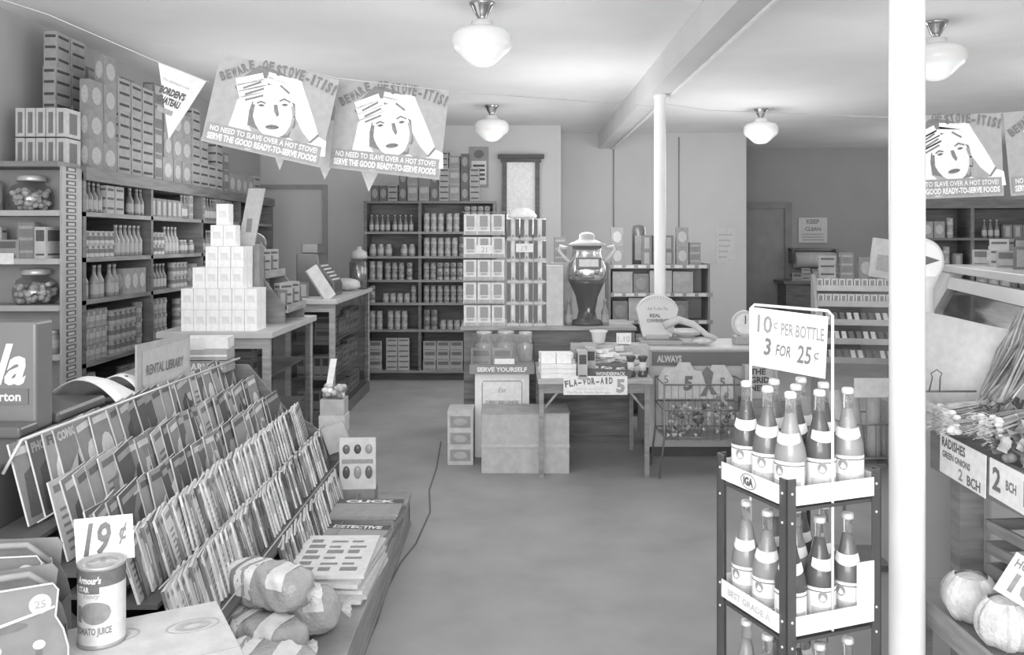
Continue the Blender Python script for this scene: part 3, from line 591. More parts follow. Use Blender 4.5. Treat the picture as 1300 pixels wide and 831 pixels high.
tb = thing('wooden_table', 'plain table with spread goods and a FLA-VOR-AID sign', 'table', (0, 0, 0))
MB().box(.19, 1.04, 6.38, 7.3, .69, .73, G('wood', .42)).build('tabletop', tb, bevel=.004); MB().box(.22, 1.01, 6.41, 6.43, .62, .69, G('wood', .3)).build('apron', tb)
for x in (.2, .98): 
    for y in (6.4, 7.24): MB().box(x, x+.035, y, y+.035, 0, .69, G('wood', .3)).build('leg', tb)
for s_, x in ((1, .235), (-1, .98)): MB().tube([(x, 6.42, .5), (x+s_*.1, 6.42, .62)], .01, G('wood', .4)).build('brace', tb)
sg = thing('paper_sign', 'white FLA-VOR-AID 5 sign tacked to the table front', 'sign', (X(756, 6.37), 6.372, Z(501, 6.37)))
MB().box(-.235, .235, 0, .004, 0, .138, G('paper', .9)).build('card', sg)
MB().arc('FLA-VOR-AID', [(-.225, .055), (-.1, .075), (.0, .08), (.13, .083)], .045, G('ink', .22)).build('title', sg)
MB().text('5', .185, .022, .09, G('ink', .42), -.001, 'C', 0, .05).text('The Finest Flavors Beverages', -.05, .012, .014, G('ink', .45), -.001, 'C', .0, 0, .32).text('DRINKS IN A JIFFY', -.04, .035, .014, G('ink', .6), -.001, 'C', .0, 0, .2).build('lettering', sg)
# goods on the table
TZ = .73
kb = carton(.26, .16, .033, .9, .9, 'flat white box', 9, 'flat_box', 'box', 'paper'); kb2 = carton(.11, .11, .075, .93, .93, 'white cube box', 9, 'white_box', 'box', 'paper'); kb3 = carton(.2, .14, .03, .42, .7, 'flat grey box', 9, 'flat_box')
for k_ in range(3): kb.put((.345, 6.5, TZ+k_*.035), rnd.uniform(-.03, .03), 'in the front left stack on the table', 'flat white boxes on the table')
for x in (.27, .385): kb2.put((x, 6.5, TZ+.105), .02, 'on top of the flat boxes on the table', 'white cube boxes on the table')
for k_ in range(3): kb.put((.34, 6.72, TZ+k_*.06), rnd.uniform(-.08, .08), 'in the raised rear stack on the table', 'rear flat white boxes on the table')
for k_ in range(2): kb.put((.34, 6.72, TZ+.033+k_*.06-.006*0), rnd.uniform(-.08, .08), 'between the rear stack boxes on the table', 'rear flat white boxes on the table')
for k_ in range(7): kb3.put((.56, 6.8, TZ+k_*.03), rnd.uniform(-.05, .05), 'in the grey stack mid table', 'flat grey boxes on the table')
for k_ in range(2): K['b1'].put((.52, 6.46, TZ+0.0) if k_ == 0 else (.6, 6.66, TZ), .0, ('right of the white boxes on the table', 'in front of the grey stack')[k_], 'packets on the table')
t = thing('candy_carton', 'dark open carton with pale lettering at the front of the table', 'box', (.71, 6.5, TZ))
MB().prism([(-.17, 0), (.17, 0), (.18, .055), (.12, .06), (-.19, .075)], -.08, -.07, G('card', .16)).box(-.17, .17, .07, .08, 0, .09, G('card', .2)).box(-.17, -.16, -.07, .07, 0, .06, G('card', .2)).box(.16, .17, -.07, .07, 0, .055, G('card', .2)).build('tray', t)
MB().text('WONDERPACK', .02, .02, .026, G('paper', .85), -.082, 'C', 0, .03, .22).build('lettering', t)
m_ = MB()
for k_ in range(26): m_.box(-.02, .02, -.012, .012, -.006, .006, G('food', rnd.choice((.7, .5, .85))), Tr(rnd.uniform(-.13, .13), rnd.uniform(-.05, .05), .02+rnd.random()*.05)@Rz(rnd.random()*3))
m_.build('sweets', t)['kind'] = 'stuff'
def packets(n, x0, x1, y0, y1, z0, zs, label, vals=(.8, .65, .9)):
    for k_ in range(n):
        v = vals[k_ % len(vals)]
        kk = ('pk', v)
        if kk not in K: K[kk] = carton(.1, .07, .022, v, v*.7, {.8: 'white', .65: 'pale grey', .9: 'bright white', .3: 'dark', .5: 'grey'}.get(v, 'pale')+' small flat packet', 9, 'small_packet', 'packet', 'paper')
        K[kk].put((rnd.uniform(x0, x1), rnd.uniform(y0, y1), z0+zs*k_/n), (rnd.uniform(-.15, .15), rnd.uniform(-.2, .2), rnd.uniform(0, 3.1)), label, 'small packets '+label)
packets(22, .62, .86, 6.66, 6.95, TZ+.01, .16, 'heaped mid table')
packets(24, .72, .98, 6.62, 6.85, TZ+.01, .12, 'heaped at the right of the table')
packets(14, .42, .6, 6.58, 6.68, TZ+.01, .08, 'heaped before the grey stack')
tag(MB().lathe([(.03, 0), (.05, .01), (.062, .09), (.075, .1), (.075, .11), (.06, .105), (0, .105)], G('enamel', .85), 22).build('white_bowl', None, (X(760, 7.05), 7.05, TZ+.18)), 'small white bowl topping the packet heap on the table', 'bowl')
tag(MB().box(-.13, .13, -.11, .11, 0, .18, G('card', .5)).build('carton', None, (X(760, 7.05), 7.05, TZ)), 'grey box under the white bowl on the table', 'box')
tag(MB().box(-.06, .06, -.002, .002, 0, .09, G('paper', .85)).text('1.10', 0, .02, .045, G('ink', .5), -.003).box(-.05, .05, .002, .1, 0, .004, G('paper', .85)).build('price_card', None, (X(792, 7.0), 7.0, Z(435, 7.0)-.01)), 'small white price card standing on the right box of the table', 'card')
tag(MB().box(-.14, .14, -.12, .12, 0, .175, G('card', .55)).build('carton', None, (X(800, 7.05), 7.07, TZ)), 'pale box at the back right of the table', 'box')
for k_, px_ in enumerate((801, 816)):
    t = thing('syrup_bottle', ('dark bottle with a pale label at the right end of the table', 'dark bottle with a thin label at the table corner')[k_], 'bottle', (X(px_, 6.5), 6.5, TZ))
    MB().lathe([(.034, 0), (.036, .02), (.022, .05), (.022, .11), (.036, .14), (.036, .155), (0, .158)], G('enamel', .1), 20).build('glass_body', t)
    MB().lathe([(.027, .045), (.027, .11)], G('paper', .75), 20).build('bottle_label', t)
# back counter behind the table
bc = thing('back_counter', 'dark plank fronted counter carrying the box displays and the urn', 'counter', (0, 0, 0))
MB().box(-.42, 1.05, 7.55, 8.2, 0, .97, G('wood', .2)).build('body', bc)
p_ = MB()
for k_ in range(5): p_.box(-.42, 1.05, 7.53, 7.55, .05+k_*.16, .19+k_*.16, G('wood', .2))
p_.build('front_planks', bc, bevel=.006); MB().box(-.45, 1.08, 7.5, 8.23, .97, 1.0, G('wood', .4)).build('top', bc, bevel=.004)
w1 = MB().box(-.058, .058, -.05, .05, 0, .18, G('card', .8)); w1.box(-.05, .05, -.058, -.05, 0, .03, G('card', .5))
w1.poly([(-.035, .07), (.035, .07), (.035, .165), (-.035, .165)], G('ink', .4), -.051); w1.poly([(-.028, .045), (.028, .045), (.028, .062), (-.028, .062)], G('ink', .5), -.051)
w1 = Kind('window_carton', w1, 'dark windowed carton', 'box', .116, .1, .195)
w2 = MB().lathe([(.054, 0), (.054, .19), (0, .19)], G('card', .82), 8); 
for q in (-1, 1): w2.poly([(q*.054, .03), (q*.02, .03), (q*.02, .18), (q*.054, .18)][::q], G('ink', .2), -.0545)
w2.poly([(-.012, .03), (.012, .03), (0, .055)], G('ink', .3), -.056); w2.box(-.054, .054, -.06, -.05, 0, .022, G('card', .6))
w2 = Kind('striped_canister', w2, 'striped canister', 'canister', .11, .11, .195)
lay = ['bottom', 'second', 'third', 'fourth', 'top']
for r0 in range(5):
    for c in range(3):
        w1.put((X(600, 7.65)-.02+c*.122, 7.66, 1.0+r0*.2), rnd.uniform(-.06, .06), 'in the %s layer of the left display stack' % lay[r0], 'window cartons, %s layer' % lay[r0])
        w2.put((X(652, 7.65)-.005+c*.118, 7.66, 1.0+r0*.2*.94), rnd.uniform(-.04, .04), 'in the %s layer of the right display stack' % lay[r0], 'striped canisters, %s layer' % lay[r0]) if r0 < 5 else 0
    MB_ = None
for r0 in range(5):
    tag(MB().box(-.19, .19, -.055, .055, 0, .005, G('card', .4)).build('card_layer', None, (X(616, 7.65)-.01, 7.66, 1.0+r0*.2+.1949)), 'thin card sheet over the %s layer of the left stack' % lay[r0], 'card')
tag(MB().box(-.075, .075, -.002, .002, 0, .075, G('paper', .9)).text('21', 0, .015, .045, G('ink', .5), -.003).build('price_card', None, (X(616, 7.58)-.01, 7.585, Z(322, 7.58))), 'white price card reading 21 on the left display stack', 'card')
tag(MB().box(-.075, .075, -.002, .002, 0, .075, G('paper', .9)).text('19', 0, .015, .045, G('ink', .5), -.003).build('price_card', None, (X(666, 7.58), 7.585, Z(320, 7.58))), 'white price card reading 19 on the right display stack', 'card')
tag(MB().lathe([(.12, 0), (.13, .02), (.1, .06), (.05, .085), (0, .09)], G('paper', .92), 18).build('paper_bundle', None, (X(663, 7.66), 7.66, 1.0+4*.188+.195)), 'white bundle topping the right display stack', 'bundle')
tag(MB().box(-.075, .075, -.05, .05, 0, .53, G('card', .62)).build('tall_carton', None, (X(704, 7.65), 7.66, 1.0), bevel=.004), 'tall plain pale carton between the canisters and the urn', 'box')
K['b6'].put((X(711, 7.95), 7.95, 1.55), 0, 'on the carton left of the urn', 'packets by the urn')
tag(MB().box(-.1, .1, -.08, .08, 0, .55, G('card', .45)).build('tall_carton', None, (X(712, 7.95), 7.95, 1.0)), 'grey carton partly behind the tall pale carton', 'box')
ur = thing('drink_urn', 'barrel shaped root beer style urn with a bright middle and dark base', 'urn', (X(745, 7.75), 7.75, 1.0))
MB().lathe([(.16, 0), (.16, .03), (.09, .05), (.075, .12), (.1, .25), (.15, .36), (.17, .4)], G('enamel', .1), 32).build('base', ur)
MB().lathe([(.17, .4), (.18, .45), (.175, .52), (.14, .6), (.13, .64), (.13, .7)], G('chrome', .7), 32).build('barrel', ur)
MB().lathe([(.17, .7), (.17, .715), (.1, .745), (.07, .76), (.068, .8), (.04, .82), (0, .825)], G('enamel', .45), 32).build('lid', ur)
MB().box(-.11, .11, -.19, -.15, .5, .6, G('enamel', .14)).box(-.085, .085, -.196, -.19, .52, .585, G('paper', .75)).build('name_plate', ur, bevel=.004)
for s_ in (-1, 1): MB().tube([(s_*.15, 0, .55), (s_*.2, 0, .6), (s_*.25, 0, .66), (s_*.24, 0, .7), (s_*.17, 0, .68)], .016, G('enamel', .65)).build('handle', ur)
MB().tube([(0, -.07, .14), (0, -.16, .15), (0, -.17, .11)], .014, G('chrome', .6)).build('tap', ur)
for k_, px_ in enumerate((722, 768)): K['t2'].put((X(px_, 7.68), 7.68, 1.0), 0, ('left of the urn base', 'right of the urn base')[k_], 'bottles by the urn')
# shelf unit to the right of the urn
sx0, sx1, sY = .98, 1.95, 8.6
su = thing('display_shelves', 'grey open shelf unit with price strips right of the urn', 'shelving', (0, sY, 0))
for z in (.2, .6, .95, 1.22, 1.5):
    e = .0 if z > 1.3 else .04
    sb_ = MB().box(sx0, sx1+e, 0, .35, z-.02, z, G('paint', .3)).build('shelf_board', su)
    s_ = MB().box(sx0, sx1+e, -.012, 0, z-.03, z+.012, G('paint', .28))
    for q in range(8): s_.box(sx0+.03+q*.12, sx0+.11+q*.12, -.015, -.012, z-.024, z+.006, G('paper', .6))
    s_.build('price_strip', sb_)
MB().box(sx0, sx1, .33, .35, 0, 1.5, G('paint', .42)).build('back_panel', su)
MB().prism([(0, 0), (.35, 0), (.35, 1.52), (.02, 1.52)], sx1, sx1+.02, G('paint', .22), 'x').build('side_panel', su); MB().box(sx0-.02, sx0, 0, .35, 0, 1.52, G('paint', .22)).build('side_panel', su)
cr = [carton(.2, .12, .22, .5, .62, 'light biscuit carton', 0), carton(.15, .12, .2, .28, .45, 'dark biscuit carton', 1), carton(.22, .12, .23, .6, .5, 'pale biscuit carton', 9)]
for s0, z in enumerate((1.22, .95, .6, .2)):
    x = sx0+.02
    for k_ in range(5):
        kd = cr[(k_+s0) % 3]
        if x+kd.w > sx1: break
        kd.put((x+kd.w/2, sY+.075, z), 0, 'on the %s level of the price strip shelves' % ('upper', 'middle', 'low', 'lowest')[s0], 'cartons on the price strip shelves'); x += kd.w+.01
stock((sx0, sY+.02), 0, .97, 1.5, .42, ['b6', 'b4', 'b2', 't2', 'b3'], 'standing on top of the price strip shelves', 'goods on top of the price strip shelves', 77, .9, maxstack=2)
tp_ = thing('tall_tin', 'dark rounded tin on top of the shelves left of the far pole', 'tin', (X(812, 8.85), 8.87, 1.5)); 
tp_.location.y = 8.9
MB().lathe([(.07, 0), (.07, .36), (.06, .4), (0, .41)], G('metal', .18), 18).build('body', tp_); MB().box(-.05, .05, -.075, -.06, .05, .3, G('paper', .4)).build('paper_label', tp_)
ws = MB().box(-.14, .14, -.004, .004, 0, .5, G('paper', .6))
for q in range(5): ws.poly([(-.1, .08+q*.08), (.02+.02*q, .08+q*.08), (.02+.02*q, .1+q*.08), (-.1, .1+q*.08)], G('ink', .45), -.005)
tag(ws.build('wall_poster', None, (X(921, 12.49), 12.494, Z(334, 12.49))), 'faint pale notice pinned to the wall near the recess corner', 'poster')
# ---------------------------------------------------------------- white chest with fan scale, wire basket
fz = thing('chest_freezer', 'white chest behind the wire basket, carrying the fan scale', 'chest', (0, 0, 0))
MB().box(1.1, 2.15, 7.0, 7.6, .08, .86, G('enamel', .6)).build('body', fz, bevel=.01); MB().box(1.08, 2.17, 6.98, 7.62, .86, .89, G('enamel', .68)).build('lid', fz, bevel=.01)
MB().box(1.13, 2.12, 6.994, 7.0, .74, .85, G('enamel', .2)).text('ALWAYS', 1.27, .77, .05, G('paper', .6), 6.992, 'C', 0, .05, .2).build('name_strip', fz)
MB().box(1.14, 2.1, 7.04, 7.56, 0, .08, G('paint', .12)).build('plinth', fz)
fs = thing('fan_scale', 'white fan shaped computing scale lettered REAL CONVENIENCE', 'scale', (X(834, 7.2), 7.2, .89), R(0))
fan = [(-.12, .06)]+[(.17*math.sin(a)*1.05, .26+.15*math.cos(a)) for a in [R(-78+q*13) for q in range(13)]]+[(.12, .06)]
MB().prism(fan, -.03, .03, G('enamel', .72)).build('fan_head', fs, bevel=.006)
mb = MB()
for q in range(17): a = R(-64+q*8); mb.stroke([(.165*math.sin(a), .26+.118*math.cos(a)), (.172*math.sin(a), .26+.14*math.cos(a))], .004, G('ink', .4), -.032)
mb.text('Ask To See The', 0, .285, .024, G('ink', .35), -.032, 'C', .2, 0, .17).text('REAL', -.02, .225, .028, G('ink', .25), -.032, 'C', 0, .04).text('CONVENIENCE', 0, .185, .026, G('ink', .25), -.032, 'C', 0, .04, .18).build('lettering', fs)
MB().box(-.15, .2, -.1, .12, 0, .04, G('enamel', .4)).box(-.1, .1, -.04, .04, .04, .08, G('enamel', .5)).build('base', fs, bevel=.01)
MB().lathe([(.02, .09), (.1, .1), (.15, .13), (.155, .14), (.1, .12), (0, .11)], G('enamel', .7), 24, Tr(.24, -.02, -.02)).build('weighing_pan', fs)
MB().tube([(.08, 0, .06), (.24, -.02, .08)], .012, G('metal', .4)).build('arm', fs)
m_ = MB()
def twist(mb, c, s, v): mb.blob(c, s, s*.6, s*.55, G('food', v), 8, 6, .2); mb.add([(c[0]-s*1.9, c[1], c[2]+s*.6), (c[0]-s, c[1], c[2]), (c[0]-s*1.9, c[1], c[2]-s*.6)], [(0, 1, 2)], G('film', .6)); mb.add([(c[0]+s*1.9, c[1], c[2]+s*.6), (c[0]+s, c[1], c[2]), (c[0]+s*1.9, c[1], c[2]-s*.6)], [(2, 1, 0)], G('film', .6))
tag(MB().tube([(-.22, 0, .15), (-.1, 0, .2), (.02, 0, .16), (.12, -.03, .08), (.2, -.05, .05)], .035, G('enamel', .62), 10, None, .02).blob((.1, 0, .03), .1, .06, .03, G('food', .7)).build('wrapped_sausage', None, (1.47, 7.12, .9)), 'pale curved bundle lying right of the fan scale', 'bundle')
ds = thing('dial_scale', 'round faced scale half hidden behind the hanging price sign', 'scale', (1.93, 7.2, .89))
MB().lathe([(.105, -.03), (.11, 0), (.105, .03)], G('enamel', .62), 26, Tr(0, 0, .17)@Matrix.Rotation(PI/2, 4, 'X')).build('housing', ds)
MB().lathe([(.085, 0), (.085, .004)], G('paper', .85), 24, Tr(0, -.031, .17)@Matrix.Rotation(PI/2, 4, 'X')).box(-.004, .004, -.04, -.036, .17, .24, INK).build('dial', ds); MB().box(-.09, .09, -.07, .07, 0, .07, G('enamel', .4)).build('base', ds, bevel=.01)
bk = thing('wire_basket', 'wire basket stand heaped with wrapped sweets in the aisle', 'basket', (1.42, 6.55, 0))
MB().box(-.28, .3, -.16, .2, .27, .28, G('metal', .35)).build('tray', bk)
m_ = MB(); wm = G('metal', .25)
for z in (.3, .5, .69):
    m_.tube([(-.3, -.18, z), (.32, -.18, z), (.32, .22, z), (-.3, .22, z), (-.3, -.18, z)], .005 if z < .6 else .007, wm, 5)
for k_ in range(13): x = -.3+k_*.0517; m_.tube([(x, -.18, .28), (x, -.18, .69)], .003, wm, 4); m_.tube([(x, .22, .28), (x, .22, .69)], .003, wm, 4)
m_.build('wire_mesh', bk)
for x in (-.3, .32):
    for y in (-.18, .22): MB().tube([(x, y, .69), (x, y, .3), (x*1.12, y, 0)], .007, wm, 6).build('leg', bk)
for k_ in range(70):
    x = rnd.uniform(-.24, .26); hz = .12+.16*(x+.28)/.55
    v = rnd.choice((0, 1, 2))
    kk = ('tw', v)
    if kk not in K: mb = MB(); twist(mb, (0, 0, 0), .028, (.3, .55, .16)[v]); K[kk] = Kind('wrapped_sweet', mb, ('grey', 'pale', 'dark')[v]+' twist wrapped sweet', 'sweet', .1, .04, .03)
    K[kk].put((1.42+x, 6.55+rnd.uniform(-.13, .17), .31+rnd.random()*hz), (rnd.uniform(-1, 1), rnd.uniform(-1, 1), rnd.uniform(0, 3)), 'heaped in the wire basket', 'wrapped sweets in the wire basket')
mb = MB().prism([(-.3, 0), (.28, 0), (.28, .16), (.22, .26), (.12, .26), (.1, .2), (-.02, .22), (-.05, .28), (-.14, .28), (-.16, .24), (-.25, .24), (-.3, .16)], -.005, .005, G('card', .62))
mb.text('5', -.07, .07, .1, G('ink', .2), -.008, 'C', .1, .05).text('5', .2, .1, .06, G('ink', .25), -.008, 'C', 0, .05).text('5', -.24, .12, .06, G('ink', .25), -.008)
mb.poly([(.02, .02), (.07, .1), (.04, .2), (.08, .25), (.13, .2), (.11, .1), (.16, .03), (.11, .03), (.09, .08), (.07, .02)], G('ink', .22), -.008)
tag(mb.build('display_card', None, (1.44, 6.74, .52), (R(-6), 0, 0)), 'cut out card with large 5 numerals standing in the wire basket', 'display card')
tg = MB().box(-.11, .11, 0, .1, 0, .26, G('card', .55))
for k_, s_ in enumerate(('THE', 'GRID', 'NEY')): tg.text(s_, -.07, .19-k_*.065, .045, INK, -.002, 'L', 0, .04)
tag(tg.build('lettered_carton', None, (X(962, 6.9)+.0, 6.86, .5)), 'pale carton with dark block letters behind the left soda bottles', 'box')
tag(MB().box(-.16, .16, 0, .2, 0, .5, G('wood', .3)).build('small_crate', None, (X(965, 6.9), 6.76, 0)), 'plain crate on the floor under the lettered carton', 'crate')
# ---------------------------------------------------------------- recess wall things
cl = MB().box(-.24, .24, -.006, .006, 0, .42, G('paper', .62)).text('KEEP', .0, .32, .07, G('ink', .3), -.008, 'C', 0, .04).text('CLEAN', 0, .2, .06, G('ink', .3), -.008, 'C', 0, .04)
for q in range(3): cl.poly([(-.18, .04+q*.045), (.18, .04+q*.045), (.18, .06+q*.045), (-.18, .06+q*.045)], G('ink', .4), -.008)
tag(cl.build('wall_calendar', None, (X(1032, 14.48), 14.485, Z(308, 14.48))), 'pale calendar sheet on the dark recess wall', 'calendar')
pr = thing('paper_roll', 'wide roll of wrapping paper on a bracket below the calendar', 'paper roll', (X(1036, 14.2), 14.28, Z(330, 14.2)))
MB().lathe([(.13, -.33), (.13, .33)], G('paper', .55), 24, Matrix.Rotation(PI/2, 4, 'Y')).build('roll', pr); MB().box(-.38, -.34, -.05, .2, -.05, .18, G('metal', .15)).box(.34, .38, -.05, .2, -.05, .18, G('metal', .15)).box(-.38, .38, .05, .2, .15, .2, G('metal', .15)).build('bracket', pr)
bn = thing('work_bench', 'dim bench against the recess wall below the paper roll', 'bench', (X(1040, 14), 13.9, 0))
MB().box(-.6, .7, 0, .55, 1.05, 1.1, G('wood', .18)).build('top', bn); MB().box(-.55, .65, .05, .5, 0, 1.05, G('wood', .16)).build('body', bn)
for k_ in range(5): K[('b5', 'b3', 'b2', 'b5', 'b6')[k_]].put((X(1012+k_*12, 14), 14.05, 1.1), 0, 'on the dim bench under the paper roll, '+('far left', 'left', 'centre', 'right', 'far right')[k_], 'goods on the bench')
# ---------------------------------------------------------------- right: candy rack, shelving, meat case, counter scale
cs = thing('candy_rack', 'tiered rack of candy bars and packets left of the front pole', 'rack', (2.9, 7.15, 0), R(-12))
for x in (-.34, .34): MB().prism([(0, 0), (.5, 0), (.5, 1.45), (.38, 1.45), (0, .8)], x-.012, x+.012, G('metal', .4), 'x').build('side_frame', cs)
for k_, (y, z) in enumerate(((.02, .75), (.1, .9), (.2, 1.05), (.3, 1.2), (.38, 1.33))): MB().box(-.33, .33, y, y+.16, z-.02, z, G('metal', .3)).box(-.33, .33, y-.01, y, z-.02, z+.03, G('metal', .5)).build('tier', cs)
MB().box(-.33, .33, .02, .5, .1, .12, G('metal', .3)).build('lower_tray', cs)
Mc = Tr(2.9, 7.15, 0)@Rz(R(-12))
cb = [carton(.035, .1, .02, .65, .3, 'pale candy bar', 9, 'candy_bar'), carton(.035, .1, .02, .2, .3, 'dark candy bar', 9, 'candy_bar')]
for k_, (y, z) in enumerate(((.02, .75), (.1, .9), (.2, 1.05))):
    for j in range(11):
        p = Mc@Vector((-.3+j*.058, y+.06, z+.035)); cb[(j//2+k_) % 2].put(p, (R(35), 0, R(-12)), 'on the %s tier of the candy rack' % ('lowest', 'second', 'third')[k_], 'candy bars on the rack')
rl = carton(.055, .1, .085, .75, .35, 'pale roll packet', 3, 'candy_roll')
for k_, (y, z) in enumerate(((.3, 1.2), (.38, 1.33))):
    for j in range(10):
        p = Mc@Vector((-.29+j*.062, y+.07, z)); rl.put(p, R(-12), 'on the %s tier of the candy rack' % ('fourth', 'top')[k_], 'roll packets on the rack')
for j, kd in enumerate(('b3', 'b6', 'b2')): K[kd].put(Mc@Vector((-.22+j*.16, .47, 1.415)), R(-12), 'rising behind the top tier of the candy rack, '+('left', 'middle', 'right')[j], 'packets atop the candy rack')
tag(MB().box(-.13, .13, -.02, .02, 0, .34, G('card', .62)).poly([(-.08, .06), (.08, .06), (.08, .2), (-.08, .2)], G('ink', .45), -.022).build('display_card', None, Mc@Vector((.24, .42, 1.42)), (R(-4), R(8), R(-12))), 'leaning pale card at the top of the candy rack beside the pole', 'display card')
lt = thing('loaf_basket', 'wire bin of wrapped long loaves between the bottles and the front pole', 'basket', (X(1112, 4.6), 4.7, 0))
MB().box(-.16, .2, -.12, .2, .55, .57, G('metal', .2)).box(-.17, .2, -.12, .2, .0, .03, G('metal', .2)).build('tray', lt)
m_ = MB()
for z in (.6, .78): m_.tube([(-.18, -.13, z), (.21, -.13, z), (.21, .21, z), (-.18, .21, z), (-.18, -.13, z)], .005, wm, 5)
for k_ in range(8): m_.tube([(-.18+k_*.056, -.13, .57), (-.18+k_*.056, -.13, .78)], .003, wm, 4)
for x in (-.18, .21):
    for y in (-.13, .21): m_.tube([(x, y, 0), (x, y, .8)], .008, wm, 6)
m_.build('wire_frame', lt)
for k_ in range(5):
    t = tag(MB().tube([(0, 0, 0), (.0, 0, .06), (0, 0, .3), (0, 0, .36)], .038, G('film', .5), 12).build('wrapped_loaf', None, (X(1112, 4.6)-.12+k_*.07, 4.68+.03*(k_ % 2), .58), (R(-8+4*k_), R(-10+5*k_), 0)), 'long wrapped loaf standing in the wire bin', 'bread', 'loaves in the wire bin')
tag(MB().box(-.1, .12, 0, .006, 0, .1, G('paper', .75)).build('price_card', None, (X(1112, 4.5), 4.53, .93)), 'pale card above the loaf bin by the pole', 'card')
rs_ = thing('right_shelving', 'dark tall shelving with goods behind the meat case at right', 'shelving', (5.0, 10.0, 0), R(-6))
MB().box(-.5, 2.6, .38, .4, 0, 2.2, DK).build('back_panel', rs_)
for x in (-.5, .3, 1.1, 1.9, 2.6): MB().box(x-.02, x+.02, 0, .38, 0, 2.2, DK).build('upright', rs_)
for z in (.4, .8, 1.15, 1.45, 1.78, 2.22): MB().box(-.52, 2.62, -.01, .38, z-(.1 if z > 2 else .03), z, DK).build('shelf_board', rs_)
a6 = R(-6)
for i, (z, nx) in enumerate(((1.15, .28), (1.45, .3), (1.78, .3))):
    for b in range(3):
        x0 = -.46+b*.8; stock((5.0+x0*math.cos(a6), 10.0+x0*math.sin(a6)), a6, .72, z, nx, ['b4', 'c3', 't1', 'b2', 'c5', 'b6'], 'on the %s right hand shelf, %s bay' % (('third', 'fourth', 'fifth')[i], ('left', 'centre', 'right')[b]), 'goods on the right shelving', 300+i*5+b, .95)
mc = thing('meat_case', 'pale refrigerated display case with a slanted glass front at right', 'display case', (3.44, 6.9, 0), math.atan2(-2.0, -.54))
# local +x runs toward the camera along the case, local -y is the aisle side... built with the slanted front at +y flipped below
L_ = 2.9
ml = G('enamel', .72)
S_ = 1
def q_(y, z): return (S_*y, z)
MB().prism([q_(-.03, 1.505), q_(.75, 1.505), q_(.75, 1.56), q_(-.03, 1.56)], 0, L_, ml, 'x').build('top', mc, bevel=.006)
MB().prism([q_(-.03, 1.47), q_(-.045, 1.385), q_(.0, 1.385), q_(.02, 1.47)], .34, L_, ml, 'x').build('upper_rail', mc)
MB().prism([q_(-.02, 1.5), q_(-.36, .8), q_(-.26, .8), q_(.08, 1.5)], 0, .3, ml, 'x').build('end_post', mc)
MB().prism([q_(-.03, 1.4), q_(-.34, .82), q_(-.33, .82), q_(-.02, 1.4)], .3, L_, G('pane', .7), 'x').build('slanted_glass', mc)
MB().prism([q_(-.38, .1), q_(.75, .1), q_(.75, .8), q_(-.38, .8)], 0, L_, G('enamel', .55), 'x').build('body', mc, bevel=.01)
MB().prism([q_(-.3, 0), q_(.7, 0), q_(.7, .1), q_(-.3, .1)], .05, L_, G('paint', .15), 'x').build('plinth', mc)
MB().prism([q_(.2, 1.2), q_(.7, 1.2), q_(.7, 1.22), q_(.2, 1.22)], .1, L_, G('enamel', .55), 'x').build('inner_shelf', mc)
MB().prism([q_(.72, .8), q_(.75, .8), q_(.75, 1.5), q_(.72, 1.5)], 0, L_, G('enamel', .3), 'x').build('back_panel', mc)
mc_M = Tr(3.44, 6.9, 0)@Rz(math.atan2(-2.0, -.54))
for k_ in range(12):
    p = mc_M@Vector((.3+k_*.2, S_*rnd.uniform(.3, .5), 1.22)); tag(MB().blob((0, 0, .03), .07, .05, .03, G('food', rnd.choice((.2, .35, .5))), 10, 7, .2).build('meat_cut', None, p), 'piece of meat on the inner shelf of the glass case', 'meat', 'meat cuts in the case')
mang = math.atan2(-2.0, -.54)+PI
for k_, (a, kd, s_) in enumerate(((.35, 'b5', 1), (.75, 'b3', 1), (1.0, 'b5', 1), (1.25, 'b4', 1), (.55, 'j2', 1), (1.55, 'b6', 1), (1.8, 'b2', 1), (.9, 'b2', 2), (.5, 'b5', 2), (1.3, 'j2', 2))):
    K[kd].put(mc_M@Vector((a, S_*(.1+.2*s_*.6), 1.56)), R(-60), 'on the meat case top, %s from the far end' % ('second fourth sixth eighth third ninth last fifth first seventh'.split()[k_]), 'goods on top of the meat case')
ts = thing('counter_scale', 'white tall oval headed scale peeking out right of the front pole', 'scale', (2.17, 4.6, 0))
MB().prism([(-.16, 0), (.16, 0), (.16, .9), (-.16, .9)], -.14, .16, G('enamel', .5)).build('pedestal', ts, bevel=.01)
MB().lathe([(.12, .9), (.1, .95), (.07, 1.05), (.065, 1.5), (.085, 1.56)], G('enamel', .85), 28).build('neck', ts)
o = MB().lathe([(.085, -.05), (.105, -.04), (.112, .0), (.105, .04), (.085, .05)], G('enamel', .9), 36, Tr(0, 0, 1.64)@Matrix.Rotation(PI/2, 4, 'X')@Matrix.Scale(1.12, 4, (0, 1, 0))).build('dial_head', ts)
MB().prism([(-.07, 1.6), (-.07, 1.69), (.075, 1.645)], -.056, -.049, G('enamel', .12)).build('dial_window', ts)
